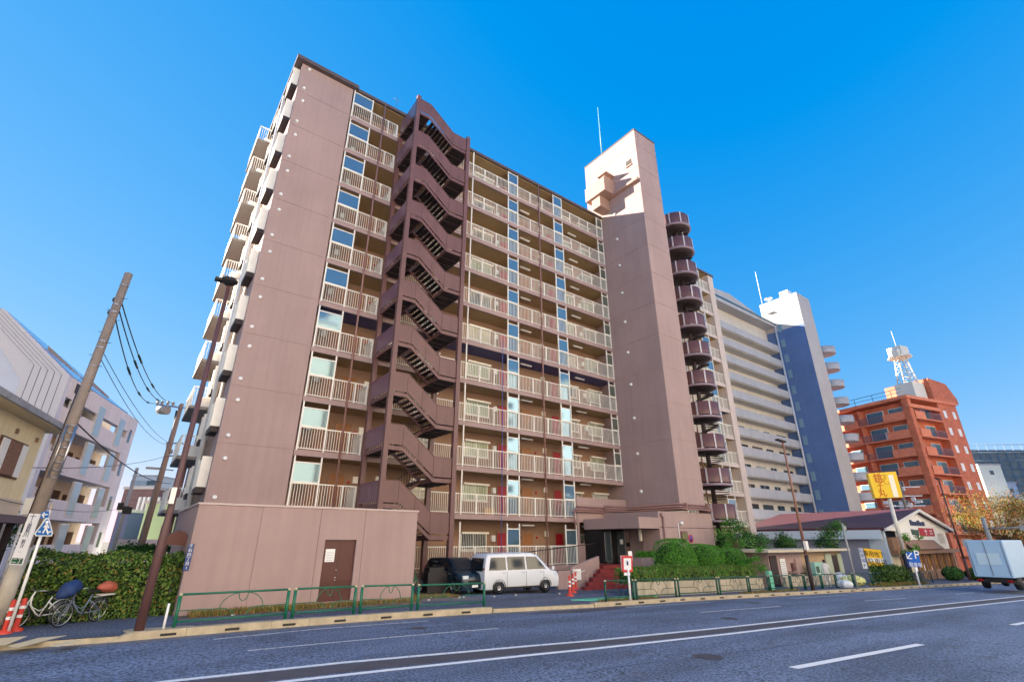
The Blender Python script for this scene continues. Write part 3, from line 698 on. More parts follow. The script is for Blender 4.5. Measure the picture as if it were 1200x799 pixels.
# --- spiral staircase on the right of the tower
SX, SY = 38.0, 23.3
g = M(); g.tube([(SX, SY, -1), (SX, SY, 31)], .18, 10); sp = g.build('spiral_staircase', STEELD, A)
sps = []
g = M(); a0, a1 = R(150), R(395)
g.mat(STEELB).lathe((SX, SY, 0), [(1.48, .15), (1.48, 1.25), (1.43, 1.25), (1.43, .15)], 20, a0, a1)
g.mat(mat('lilac_steel_rim', (150, 130, 140), .4)).lathe((SX, SY, 0), [(1.3, -.12), (1.56, -.12), (1.56, .06), (1.3, .06)], 24)
g.mat(STEELD).lathe((SX, SY, 0), [(.05, -.32), (.8, -.3), (1.42, -.13), (1.45, 0), (.05, .0)], 24)
sps.append(g.build('landing', None, sp))
for t in (200, 240, 285, 330):
    g = M(); a = R(t); g.bar((SX + 1.52 * math.cos(a), SY + 1.52 * math.sin(a), -.05), (SX + 1.52 * math.cos(a), SY + 1.52 * math.sin(a), 1.25), .12, .03, (math.cos(a), math.sin(a), 0))
    sps.append(g.build('bracket', mat('pale_bracket', (196, 190, 200), .3), sp))
g = M()
for i in range(13):
    a = R(30 + i * 27.7); z = -2.74 + 2.74 * (i + .5) / 13
    c_, s_ = math.cos(a), math.sin(a); c2, s2 = math.cos(a + R(27)), math.sin(a + R(27))
    g.extr([(SX + .15 * c_, SY + .15 * s_, z), (SX + 1.25 * c_, SY + 1.25 * s_, z), (SX + 1.25 * c2, SY + 1.25 * s2, z), (SX + .15 * c2, SY + .15 * s2, z)], (0, 0, .04))
sps.append(g.build('stair_tread', STEELD, sp))
for o in sps:
    for k in range(12, 1, -1):
        pass
        z = 3.53 + FH * (k - 2)
        if k == 2: o.location.z = z
        else: c = o.copy(); C.objects.link(c); c.parent = sp; c.location.z = z
# aerials on the roof
g = M(); g.tube([(9.5, 27, 30.7), (9.5, 27, 33)], .02, 5); g.tube([(9.2, 27, 32.8), (9.8, 27, 32.8)], .015, 5); g.build('aerial', CHROME, A)
g = M(); g.tube([(22.4, 26.4, 30.7), (22.4, 26.4, 31.5)], .03, 5); g.build('aerial', CHROME, A)

def gpt(px, py, off=0.0):
    d = rt * ((px - 600) / 574.09) + up * ((399.5 - py) / 574.09) + fw
    lo, hi = .5, 400
    for _ in range(50):
        k = (lo + hi) / 2
        if CH + d.z * k - G(d.x * k) - off > 0: lo = k
        else: hi = k
    return Vector((0, 0, CH)) + d * lo
def fdist(p): return Vector((p.x, p.y, 0)).dot(fh)
# ================================================================== WHITE APARTMENT BLOCK, TOWER SHADOW PAINTED BLUE-GREY
B = thing('apartment_building', 'pale lilac banded apartment block with tower shadow painted blue-grey, right behind the brown building', 'apartment building', (68, 36.3, -1.4), group=None)
g = M(); g.box(66, 86.6, 37.8, 50, -2, 37.6); g.build('wall', CREAMW, B)
g = M(); g.box(65.6, 86.7, 36.0, 50.3, 37.7, 38.1); g.mat(mat('teal_roof_edge', (40, 92, 110), .5)).box(65.4, 86.8, 35.9, 50.5, 38.1, 38.45)
g.mats = [LAV, MATS['teal_roof_edge']]; g.m = [0] * 6 + [1] * 6; g.build('roof', None, B)
# raking gable parapet on the left
g = M(); g.extr([(66, 35.95, 37.5), (80, 35.95, 37.5), (80, 35.95, 38.6), (72, 35.95, 39.9), (66, 35.95, 39.4)], (0, .3, 0)); g.build('parapet', LAV, B)
BF = 2.8
wt = None
for k in range(12):
    zt = 2.1 + 36.3 * (.111 + .0772 * k); zt -= 2.8 if False else 0
    if k == 11: break
    g = M(); g.box(66, 77.4, 36.2, 36.38, zt - 1.2, zt); g.box(77.43, 86.6, 36.2, 36.38, zt - 1.2, zt)
    g.build('balcony_parapet', LAV, B)
    g = M(); g.box(66, 86.6, 36.4, 37.8, zt - 1.3, zt - 1.12); g.build('balcony_slab', CREAMW, B)
    for x0, x1, d in ((69.8, 72.6, 1), (74.0, 76.8, 1), (78.2, 80.2, 1), (82.2, 85.5, 0)):
        f = awindow(x0, x1, zt - (.4 if d else 1.0), zt + .85, 37.79, GLASS, par=B, fr=WHITEA if k % 3 else mat('dark_aluminium', (70, 66, 66), .4))
    g = M(); g.box(68.9, 69.5, 37.4, 37.79, zt - .2, zt + .35); g.build('air_conditioner', WHITE, B)
g = M(); g.box(66, 86.6, 36.6, 37.79, .2, .4); g.build('balcony_slab', CREAMW, B)
g = M(); wallpanels(g, 86.72, 91.6, 31.4, 38, [-2] + [2.1 + 2.8 * i for i in range(0, 15)] + [42.9], .03, .03); tb = g.build('lift_tower', TSHADE, B)
g = M(); g.box(86.69, 91.63, 31.37, 38.03, 36.9, 42.95); g.box(88.0, 91.63, 31.36, 31.42, -2, 36.9); g.build('pale_cladding', mat('pale_tower_cladding', (190, 184, 180), .7, .05, .5), tb)  # top and front outside the painted shadow, lighter tone put into the colour
g = M(); g.box(86.72, 88.0, 31.36, 31.39, -2, 36.9); g.build('pale_cladding', MATS['pale_tower_cladding'], tb)
for k in range(12):
    z = 5.2 + k * 2.85
    g = M(); g.box(86.64, 86.72, 35.0, 35.65, z, z + 1.45); g.build('window', mat('pale_slit_window', (126, 158, 176), .2), tb)
g = M(); g.tube([(86.55, 36.1, -1), (86.55, 36.1, 38.3)], .16, 8); g.build('white_drain_pipe', MATS['pale_pipe'], B)
g = M(); g.box(87.5, 89.0, 33, 34.5, 42.95, 44.4); g.tube([(87, 37.6, 42.9), (87, 37.6, 50)], .07, 5); g.lathe((87.6, 36.6, 43.6), [(.05, 0), (.6, .25), (.75, .4)], 12); g.tube([(87.6, 36.6, 42.9), (87.6, 36.6, 43.7)], .08, 6)
g.build('rooftop_equipment', WHITE, tb)
g = M(); g.box(86.65, 86.72, 33.6, 34.6, 40.3, 41.4); g.box(86.2, 86.72, 35.6, 36.8, 40.6, 40.7); g.build('vent_grille', mat('vent_grey', (150, 150, 150), .6), tb)
for k in range(10):
    z = 4.9 + k * 3.1
    g = M(); g.lathe((93.9, 31.9, z), [(1.75, 0), (1.85, 1.15), (1.75, 1.15), (1.65, .1), (.02, .1)], 18); g.lathe((93.9, 31.9, z), [(.02, -.02), (1.75, 0)], 18); g.box(91.62, 93.5, 31.2, 33, z - .02, z + .08); g.build('round_balcony', LAV, tb)
# ================================================================== ORANGE BLOCK (local frame: x along the right face, y along the left face)
oc = at(1062, 466, 76); oz = G(100)
rotO = math.atan2(-.233, .973)
O = thing('apartment_building', 'orange tiled apartment block with a white lattice mast on the roof', 'apartment building', (oc.x, oc.y, oz), rotO, world=False)
HT = oc.z - oz
g = M(); g.box(1.2, 13, 1.2, 24, -1, HT - .2); g.box(0, .9, 0, .9, -1, HT + .2); g.box(8.2, 13.5, .02, 9, -1, HT + .2); g.build('wall', ORB, O)
g = M(); g.box(-.2, 13.6, -.2, 24.2, HT, HT + .5); g.box(-.25, 8.2, -.25, .2, HT - 1.5, HT - .95); g.build('roof', ORS, O)
g = M(); g.extr([(8.1, .1, HT + .5), (15, .1, HT + .5), (15, .1, HT + 1.4), (13, .1, HT + 3.9), (8.1, .1, HT + 4.4)], (0, 7, 0)); g.build('stair_head', ORB, O)
g = M()
for y in range(2, 24, 3): g.tube([(0, y, HT + .5), (0, y, HT + 1.7)], .05, 4)
g.tube([(0, 0.5, HT + 1.7), (0, 24, HT + 1.7)], .05, 4); g.tube([(0, .5, HT + 1.1), (0, 24, HT + 1.1)], .035, 4); g.build('roof_railing', mat('teal_rail', (40, 120, 150), .5), O)
WTOW = mat('mast_white', (226, 222, 210), .5)
MX, MY = 6.2, 2.2
g = M(); g.box(MX - 1.6, MX + 1.6, MY - 1.4, MY + 1.4, HT + .5, HT + 3.6); mb = g.build('mast', WTOW, O)
g = M()
for a in (-1, 1):
    for b in (-1, 1): g.tube([(MX + a * 1.05, MY + b * 1.05, HT + 3.6), (MX + a * .6, MY + b * .6, HT + 8.4)], .1, 5)
for i in range(5):
    z0, z1 = HT + 3.6 + i * .96, HT + 4.56 + i * .96; q = 1.05 - i * .09
    for p, r_ in (((MX - q, MY - q), (MX + q, MY - q)), ((MX - q, MY - q), (MX - q, MY + q)), ((MX + q, MY - q), (MX + q, MY + q))):
        g.tube([(*p, z0), (*r_, z1)], .05, 4); g.tube([(*r_, z0), (*p, z1)], .05, 4)
g.build('lattice', WTOW, mb)
g = M(); g.prism([(MX + 1.8 * math.cos(t * math.pi / 4 + .4), MY + 1.8 * math.sin(t * math.pi / 4 + .4)) for t in range(8)], HT + 8.4, HT + 8.6)
g.box(MX - 1.1, MX + 1.1, MY - 1.1, MY + 1.1, HT + 8.6, HT + 10.3); g.box(MX - 1.7, MX - .8, MY - .8, MY + .2, HT + 8.6, HT + 9.6); g.tube([(MX, MY, HT + 10), (MX - .1, MY, HT + 13.5)], .05, 4); g.build('platform', WTOW, mb)
OGL = mat('teal_glass', (84, 120, 140), .1, spec=.9)
BLUEC = mat('laundry_white', (220, 222, 230), .8)
for k in range(8):
    z = HT - 3.05 - k * 2.85
    g = M(); g.box(-.1, 1.2, .9, 24, z - .2, z); g.box(.9, 8.2, -.1, 1.2, z - .2, z); g.build('balcony_slab', ORS, O)
    for i, (a, b) in enumerate(((.95, 4.2), (8.4, 12.6), (16.5, 21))):
        g = M(); g.box(-.12, .05, a, b, z, z + 1.1); g.build('balcony_parapet', ORS, O)
    for a, b in ((1.0, 3.6),):
        g = M(); g.box(a, b, -.12, .05, z, z + 1.1); g.build('balcony_parapet', ORS, O)
    g = M(); 
    for a, b in ((4.3, 8.3), (12.7, 16.4)):
        n_ = int((b - a) / .25)
        for i in range(n_): g.box(-.08, -.04, a + i * .25, a + i * .25 + .05, z, z + 1.0)
        g.box(-.1, -.03, a, b, z + 1.0, z + 1.07)
    for i in range(14): g.box(4.6 + i * .25, 4.65 + i * .25, -.08, -.04, z, z + 1.0)
    g.box(4.6, 8.1, -.1, -.03, z + 1.0, z + 1.07); g.build('railing', mat('grey_lavender_rail', (128, 112, 124), .5), O)
    for a, b in ((1.6, 3.8), (4.6, 7.4), (9.4, 11.4), (13, 15.8), (17, 20)):
        f = M(); f.box(1.1, 1.21, a, b, z + .1, z + 2.1); f = f.build('window', WHITEA, O)
        g = M(); g.box(1.06, 1.1, a + .12, b - .12, z + .2, z + 2.0); g.build('pane', OGL, f)
    for a, b in ((1.6, 3.2), (5, 7.6)):
        f = M(); f.box(a, b, 1.1, 1.21, z + .1, z + 2.1); f = f.build('window', WHITEA, O)
        g = M(); g.box(a + .12, b - .12, 1.06, 1.1, z + .2, z + 2.0); g.build('pane', OGL, f)
    for y in (7.9, 16.4):
        g = M(); g.box(0, 1.2, y, y + .15, z, z + 2.6); g.build('partition_wall', ORS, O)
    g = M(); g.box(.2, .7, 3.0 + (k % 3), 3.7 + (k % 3), z + .05, z + 1.2) if k % 2 else g.box(1.0, 1.6, .3, .7, z + .3, z + 1.3)
    g.build('air_conditioner', WHITE, O)
    for a in (9.2, 11.8):
        g = M(); g.box(a, a + .8, -.02, .02, z + .7, z + 1.9); g.build('window', WHITE, O)
g = M()
for j in range(5): g.box(-.2, -.16, 13 + j * .6, 13.45 + j * .6, HT - 3.05 - 2 * 2.85 + .3, HT - 3.05 - 2 * 2.85 + 1.5)
o = g.build('laundry', BLUEC, O)
# ================================================================== generic block facing the camera side
def block(name, label, px0, px1, pytop, D, depth, wallm, rows=0, cols=0, winm=None, group=None, win=(1.4, 1.3), cat='building', fr=None, sill=.9, fl=3.0):
    a = at(px0, pytop, D); b = at(px1, pytop, D); base = Vector(((a.x + b.x) / 2, (a.y + b.y) / 2, G((a.x + b.x) / 2)))
    W_ = (b - a).length / 2; H = a.z - base.z
    t = thing(name, label, cat, base, -YAW, group, world=False)
    g = M(); g.box(-W_, W_, 0, depth, -1, H); g.build('wall', wallm, t)
    g = M(); g.box(-W_ - .1, W_ + .1, -.12, depth + .1, H, H + .3); g.build('roof', LAV if wallm is not CREAMW else CREAMW, t)
    for r in range(rows):
        for c in range(cols):
            x = -W_ + (c + .5) * 2 * W_ / cols; z = H - fl * (r + 1) + sill
            if z < 0: continue
            f = M(); f.box(x - win[0] / 2, x + win[0] / 2, -.06, .0, z, z + win[1]); f = f.build('window', fr or WHITEA, t)
            g = M(); g.box(x - win[0] / 2 + .07, x + win[0] / 2 - .07, -.075, -.061, z + .07, z + win[1] - .07); g.build('pane', winm or GLASS, f)
    return t, W_, H
SUNW = mat('cream_white_render', (246, 240, 216), .8, .04, .3)
t, W_, H = block('white_building', 'cream white office block stepping down beside the orange tiled apartment block', 1143, 1290, 584, 105, 16, SUNW, 5, 6, OGL, win=(3.6, 1.3), fl=3.4)
g = M(); 
for r in range(4): g.box(-W_ - .3, W_, -1.2, -.1, H - 3.4 * r - 1.6, H - 3.4 * r - .6)
g.build('balcony_parapet', SUNW, t)
t, W_, H = block('white_building', 'white stair-head block behind the cream office block', 1146, 1172, 545, 112, 10, mat('bright_white_render', (232, 228, 210), .8), 1, 1, win=(1, 1))
t, W_, H = block('white_building', 'bluish white box house between the cream blocks', 1175, 1190, 566, 118, 8, mat('blue_white_render', (200, 204, 214), .8), 1, 1, win=(1, 1))
NETM = mat('scaffold_sheet', (156, 156, 150), .95, .25, .8, spec=.1, col2=(128, 132, 132))
t, W_, H = block('scaffolded_building', 'grey sheeted building with scaffolding on the far right skyline', 1136, 1290, 528, 150, 14, NETM)
g = M()
for i in range(16): x = -W_ + i * W_ / 7.5; g.tube([(x, -.3, 0), (x, -.3, H + 2)], .12, 4)
for i in range(6): g.tube([(-W_, -.35, H - i * 2.4 + 1.8), (W_, -.35, H - i * 2.4 + 1.8)], .1, 4)
g.build('scaffold', mat('scaffold_blue', (120, 140, 160), .5), t)
# ================================================================== RESTAURANT
RS = thing('restaurant', 'low restaurant with white gable, maroon roof and wooden glass front facing the road', 'restaurant', (54, 17.3, G(54)))
gz = G(54)
g = M(); GW = mat('grey_blue_wall', (150, 154, 172), .75, .05, .6)
g.mat(GW).box(54, 54.2, 18.6, 30, -1.6, 3.0); g.mat(mat('light_blue_panel', (196, 212, 226), .6)).box(53.9, 54.3, 17.3, 18.6, -1.6, 3.0)
g.mat(mat('cream_wall', (222, 208, 176), .8)).box(54.3, 59.5, 17.3, 17.6, -1.6, 2.2); g.mat(GW).box(72.8, 73, 17.6, 30, -2, 3.0); g.mat(GW).box(54.2, 73, 29.8, 30, -2, 3)
g.build('wall', None, RS)
g = M(); g.extr([(54, 17.25, 2.95), (73, 17.25, 2.95), (73, 17.25, 3.1), (63.5, 17.25, 4.75), (54, 17.25, 3.1)], (0, .3, 0)); g.extr([(55.8, 17.2, 1.5), (72.2, 17.2, 1.5), (72.6, 17.2, 2.9), (54.4, 17.2, 2.9)], (0, .3, 0)) if False else None
g.box(57.5, 71.5, 17.24, 17.54, 1.35, 2.95); g.build('gable', mat('gable_white', (246, 244, 236), .7), RS)
MRN = mat('maroon_roof', (84, 46, 52), .6, .12, 1)
g = M(); g.hexa([(53.3, 16.8, 2.95), (63.5, 16.8, 4.85), (63.5, 30.5, 4.85), (53.3, 30.5, 2.95), (53.3, 16.8, 3.2), (63.5, 16.8, 5.1), (63.5, 30.5, 5.1), (53.3, 30.5, 3.2)])
g.hexa([(63.51, 16.8, 4.85), (73.7, 16.8, 2.95), (73.7, 30.5, 2.95), (63.51, 30.5, 4.85), (63.51, 16.8, 5.1), (73.7, 16.8, 3.2), (73.7, 30.5, 3.2), (63.51, 30.5, 5.1)]); g.build('roof', MRN, RS)
g = M(); g.box(53.2, 53.4, 17.3, 30.5, 2.25, 3.0); g.build('fascia', mat('pale_blue_fascia', (206, 222, 236), .5), RS)
g = M(); g.hexa([(53.28, 16.78, 2.9), (63.5, 16.78, 4.8), (63.5, 16.95, 4.8), (53.28, 16.95, 2.9), (53.28, 16.75, 3.15), (63.5, 16.75, 5.05), (63.5, 16.95, 5.05), (53.28, 16.95, 3.15)])
g.hexa([(63.5, 16.78, 4.8), (73.72, 16.78, 2.9), (73.72, 16.95, 2.9), (63.5, 16.95, 4.8), (63.5, 16.75, 5.05), (73.72, 16.75, 3.15), (73.72, 16.95, 3.15), (63.5, 16.95, 5.05)]); g.build('bargeboard', WHITE, RS)
WOOD = mat('brown_timber', (150, 112, 84), .6, .12, 2)
g = M(); g.box(54.3, 73, 16.7, 17.2, 1.0, 1.35); g.box(54.2, 57.4, 16.9, 17.24, 1.36, 2.4); g.hexa([(57.5, 16.5, 1.36), (66.5, 16.5, 1.36), (66.5, 17.2, 2.15), (57.5, 17.2, 2.15), (57.5, 16.45, 1.4), (66.5, 16.45, 1.4), (66.5, 17.15, 2.2), (57.5, 17.15, 2.2)]); g.build('awning', WOOD, RS)
for i in range(6):
    x = 60 + i * 2.15
    g = M(); g.box(x, x + .2, 17.1, 17.3, -1.4, 1.0); g.box(x, x + 2.1, 17.15, 17.3, -1.4, -.5); g.box(x + 1, x + 1.1, 17.2, 17.3, -.5, 1.0); f = g.build('window', WOOD, RS)
    g = M(); g.box(x + .2, x + 2.1, 17.32, 17.36, -.5, 1.0); g.build('pane', mat('warm_lit_glass', (176, 128, 64), .2, .4, 1.2), f)  # panes in a mottled amber colour
g = M(); g.box(56.2, 57.1, 17.22, 17.29, -1.2, .8); g.build('door', mat('door_brown', (110, 78, 60), .5), RS)
DB = mat('navy_letters', (30, 50, 96), .5); RL = mat('red_letters', (186, 30, 44), .5)
g = M()
for i, hh in enumerate((.5, .36, .36, .5, .36, .4)): g.box(61.2 + i * .72, 61.78 + i * .72, 17.18, 17.24, 3.5, 3.5 + hh)
g.build('sign_lettering', DB, RS)
g = M(); g.mat(RL).box(63.2, 67.6, 17.18, 17.235, 2.55, 3.3); g.mat(mat('dark_green_letters', (60, 84, 74), .5)).box(60.9, 61.5, 17.18, 17.235, 2.65, 3.15); g.box(61.7, 62.9, 17.18, 17.235, 2.6, 3.1)
g.mat(WHITE).box(64.9, 65.05, 17.16, 17.18, 2.65, 3.2); g.box(64.6, 65.4, 17.16, 17.179, 2.97, 3.07); g.box(66.2, 66.9, 17.16, 17.18, 2.75, 2.85); g.box(66.2, 66.9, 17.16, 17.18, 3.0, 3.1); g.build('sign_lettering', None, RS)
for x in (58.2, 68.6):
    g = M(); 
    for j in range(8): g.box(x, x + 1.9, 17.19, 17.24, 1.9 + j * .12, 1.96 + j * .12)
    g.build('louvre', mat('louvre_grey', (190, 186, 176), .6), RS)
# parking sign on the restaurant wall
YEL = mat('yellow_sign', (240, 190, 20), .5); 
def board(name, label, cat, pts, D, thick, mt, group=None, back=None):
    c = [at(x, y, D) for x, y in pts]; base = sum(c, Vector()) / len(c)
    t = thing(name, label, cat, base, 0, group)
    g = M(); g.extr([p for p in reversed(c)], fh * thick); g.build('board', mt, t)
    return t, c
D0 = 46
t, c = board('parking_sign', 'yellow parking sign with black characters on the grey-blue restaurant wall', 'sign', [(1012, 642), (1032, 644), (1037, 665), (1019, 664)], 42, .08, YEL)
BK = mat('black_letters', (28, 24, 20), .6)
r_ = (c[1] - c[0]).normalized(); u_ = (c[0] - c[3]).normalized()
off = -fh * .02
text('lettering', '専用地下', .42, BK, t, (c[0] + c[1]) / 2 - u_ * .38 + off, r_, u_); text('lettering', '駐車場', .5, BK, t, (c[0] + c[1]) / 2 - u_ * .95 + r_ * .1 + off, r_, u_)
g = M(); m0 = c[0].lerp(c[3], .5); m1 = c[1].lerp(c[2], .5); g.extr([m0 - fh * .012, c[0].lerp(c[3], .72) - fh * .012, c[1].lerp(c[2], .72) - fh * .012, m1 - fh * .012], fh * .008); g.build('white_band', WHITE, t)
t, c = board('banner_sign', 'narrow white vertical sign with blue characters left of the yellow parking sign', 'sign', [(1006, 642), (1010.5, 642), (1017, 666), (1012, 666)], 41.5, .06, WHITE)
for i, ch in enumerate('駐車場P'): text('lettering', ch, .34, mat('blue_letters', (30, 90, 170), .5), t, c[0].lerp(c[3], .14 + .24 * i) + (c[1] - c[0]) * .5 - fh * .02, (c[1] - c[0]), (c[0] - c[3]))
# big yellow shop sign on a pole
q = gpt(1070, 681); DY = fdist(q)
t = thing('shop_sign', 'big yellow shop sign on a tall pole, red-brown characters and a white stripe', 'sign', (q.x, q.y, q.z))
c = [at(*p, DY) for p in ((1017.2, 554.4), (1049.7, 552.2), (1058, 582.5), (1025.6, 583.4))]
g = M(); g.extr(list(reversed(c)), fh * .35); g.build('board', mat('shop_sign_yellow', (250, 204, 30), .45, .06, 1), t)
p0 = at(1042, 584, DY + .2); p1 = at(1061, 640, DY + .2); p1b = at(1060, 640, DY + .2)
g = M(); pb0 = Vector((p0.x, p0.y, 0))
g.tube([(p0.x, p0.y, p0.z), (p0.x, p0.y, 1.2)], .16, 10); g.build('pole', mat('white_pole', (222, 216, 206), .4), t)
g = M(); g.tube([(p0.x, p0.y, 1.2), (p0.x, p0.y, q.z)], .24, 10); g.build('pole_base', mat('navy_pole', (34, 38, 60), .5), t)
g = M(); g.box(p0.x - 1.3, p0.x + 1.3, p0.y - .6, p0.y + .6, q.z - .1, q.z + .65); g.build('planter', mat('navy_planter', (40, 44, 66), .6), t)
g = M(); off = fh * -.015; tri = lambda a, b: c[0].lerp(c[1], a).lerp(c[3].lerp(c[2], a), b)
g.extr([tri(.68, .12) + off, tri(.68, .98) + off, tri(.86, .98) + off, tri(.86, .12) + off], fh * .01); g.build('white_stripe', mat('cream_stripe', (250, 244, 220), .5), t)
for i, ch in enumerate('銚子丸'): text('lettering', ch, [.85, .7, .8][i], mat('redbrown_letters', (196, 70, 20), .5), t, tri(.3, .24 + .29 * i) - fh * .03, c[1] - c[0], c[0] - c[3])
for i, ch in enumerate('すし'): text('lettering', ch, .62, mat('gold_letters', (214, 150, 30), .5), t, tri(.55, .2 + .2 * i) - fh * .03, c[1] - c[0], c[0] - c[3])
# blue parking sign
q = gpt(1075, 688); DB_ = fdist(q)
t, c = board('parking_sign', 'blue parking sign with a white arrow and P beside the tall yellow sign pole', 'sign', [(1063, 646), (1076, 647), (1080, 664), (1067, 664)], DB_, .2, mat('sign_blue', (20, 96, 190), .45))
r_ = (c[1] - c[0]).normalized(); u_ = (c[0] - c[3]).normalized(); ctr = sum(c, Vector()) / 4
text('lettering', 'P', .8, WHITE, t, ctr + r_ * .22 + u_ * .3 - fh * .02, r_, u_); text('lettering', '↙', .8, WHITE, t, ctr - r_ * .3 + u_ * .25 - fh * .02, r_, u_); text('lettering', '駐車場', .3, WHITE, t, ctr - u_ * .35 - fh * .02, r_, u_)
g = M(); g.tube([(ctr.x, ctr.y + .1, q.z), (ctr.x, ctr.y + .1, ctr.z)], .06, 8); g.build('pole', WHITE, t)
# ================================================================== LOW SHED, PLANTER WALLS, HEDGES
SH = thing('storage_shed', 'long low brown storage shed with a pale flat roof behind the green guard rail', 'shed', (34, 18, G(36)))
g = M(); g.mat(BR).box(34.6, 39.2, 18, 18.3, -1.3, 1.4); g.mat(mat('shed_beige', (176, 150, 120), .8, .08, .8)).box(39.22, 45.8, 18.0, 18.3, -1.4, 1.4); g.mat(BR).box(34.6, 34.8, 18.3, 21, -1.3, 1.4); g.box(45.6, 45.8, 18.3, 21, -1.3, 1.4); g.build('wall', None, SH)
g = M(); g.box(33.6, 46.3, 17.4, 21, 1.4, 1.56); g.build('roof', mat('shed_roof', (206, 192, 168), .6), SH)
g = M(); g.box(34.7, 35.6, 17.93, 17.99, -.9, 1.2); g.build('door', STEELD, SH)
g = M(); g.box(44, 44.9, 17.92, 17.99, -.1, 1.1); g.build('window', STEELD, SH)
for xa, xb in ((42.9, 43.9), (45.0, 45.7)): g = M(); g.box(xa, xb, 17.9, 17.99, -.2, 1.2); g.build('shutter', mat('sage_shutter', (170, 180, 160), .6), SH)
g = M(); g.box(37.5, 37.9, 17.85, 17.99, .2, .7); g.box(37.4, 38.0, 17.85, 17.99, -.5, .05); g.tube([(38, 17.9, -.6), (38, 17.9, .95)], .03, 5); g.build('meter_box', STEELB, SH)
t = thing('notice_board', 'white notice sheet on the brown part of the low shed', 'notice', (36.3, 17.95, .2)); g = M(); g.box(36.0, 36.7, 17.93, 17.97, -.15, 1.0); g.build('sheet', WHITE, t); g = M(); 
for j in range(6): g.box(36.1, 36.6, 17.92, 17.929, .1 + j * .13, .13 + j * .13)
g.build('printed_lines', mat('print_grey', (120, 130, 160), .6), t)
def wallrun(name, label, cat, x0, x1, y0, y1, h0, mt, group=None):
    t = M(); xs = [x0 + (x1 - x0) * i / 12 for i in range(13)]
    for a, b in zip(xs, xs[1:]): t.hexa([(a + .006, y0, G(a) - .4), (b - .006, y0, G(b) - .4), (b - .006, y1, G(b) - .4), (a + .006, y1, G(a) - .4), (a + .006, y0, G(a) + h0), (b - .006, y0, G(b) + h0), (b - .006, y1, G(b) + h0), (a + .006, y1, G(a) + h0)])
    o = t.build(name, mt, loc=(x0, y0, G(x0))); return tag(o, label, cat, group)
wallrun('retaining_wall', 'weathered stone planter wall below the clipped low hedge by the entrance', 'wall', 19.9, 31.2, 16.75, 17.05, .62, STONE)
wallrun('retaining_wall', 'weathered stone wall in front of the long low shed', 'wall', 34.3, 44.6, 16.95, 17.2, .62, STONE)
def shape_leaves(g, fn, n, size, out=True):
    for _ in range(n):
        p, nn = fn(); g.leaf(p, size, nn)
def boxhedge(name, label, cat, x0, x1, y0, y1, z0, z1, mats, n, size, rag=.07, rnd=.12, base=None):
    g = M(); g.mats = list(mats) + [DARKG, BARK]; g.lw = [i for i in range(len(mats)) for _ in range(3 if i < len(mats) - 1 else 1)]
    ph = [random.random() * 6 for _ in range(6)]
    def bump_(x, z): return .05 * math.sin(x * 3.1 + ph[0]) + .05 * math.sin(z * 4.7 + ph[1] + x) + .03 * math.sin(x * 7.3 + ph[2])
    A1 = (x1 - x0) * (z1 - z0); A2 = (x1 - x0) * (y1 - y0); A3 = (y1 - y0) * (z1 - z0)
    for _ in range(n):
        r = random.random() * (A1 + A2 + 2 * A3)
        x, y, z = random.uniform(x0, x1), random.uniform(y0, y1), z0 + (z1 - z0) * random.random() ** .9
        if r < A1: nn = (0, -1, .25); y = y0
        elif r < A1 + A2: nn = (0, 0, 1); z = z1
        elif r < A1 + A2 + A3: nn = (-1, 0, .2); x = x0
        else: nn = (1, 0, .2); x = x1
        # round the upper edges
        if z > z1 - rnd: k = (z - z1 + rnd) / rnd; y = max(y, y0 + rnd * .7 * k * k) ; x = min(max(x, x0 + rnd * .7 * k * k), x1 - rnd * .7 * k * k)
        b_ = bump_(x, z); dd = random.gauss(0, rag) - abs(random.gauss(0, rag * .8)) * .5
        p = (x + nn[0] * (b_ + dd), y + nn[1] * (b_ + dd), z + (b_ + dd if nn[2] == 1 else 0)); zz = G(x) if base is None else base
        g.leaf((p[0], p[1], p[2] + zz), size, nn)
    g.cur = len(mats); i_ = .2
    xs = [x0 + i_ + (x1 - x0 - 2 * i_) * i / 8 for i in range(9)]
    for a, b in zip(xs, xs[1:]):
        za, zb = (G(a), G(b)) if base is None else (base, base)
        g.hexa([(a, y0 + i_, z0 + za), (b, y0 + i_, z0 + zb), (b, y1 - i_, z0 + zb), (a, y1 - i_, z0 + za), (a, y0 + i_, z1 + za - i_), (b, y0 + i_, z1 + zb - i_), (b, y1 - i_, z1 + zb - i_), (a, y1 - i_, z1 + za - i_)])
    o = g.build(name, None, loc=((x0 + x1) / 2, y0, G(x0) if base is None else base)); return tag(o, label, cat)
boxhedge('hedge', 'tall clipped hedge behind the two parked bicycles', 'hedge', -2.0, 1.93, 19.85, 21.1, 0, 1.68, HEDGE, 13000, .105, .06, .1)
boxhedge('hedge', 'low clipped green hedge along the top of the stone planter wall', 'hedge', 20.0, 30.9, 16.95, 18.3, .5, 1.2, HEDGE[:3] + [BUSH[1], HEDGE[4]], 15000, .085, .03, .16)
boxhedge('hedge', 'dark low hedge in front of the restaurant parking signs', 'hedge', 46.8, 51.3, 15.4, 16.6, 0, 1.1, HEDGE[:4] + [BUSH[3]], 3000, .2, .1, .3)
boxhedge('hedge', 'dark creeping hedge on the low shed roof', 'hedge', 34, 40, 20.5, 22, 1.5, 2.3, TREEG, 1600, .2, .15, .3, base=0)
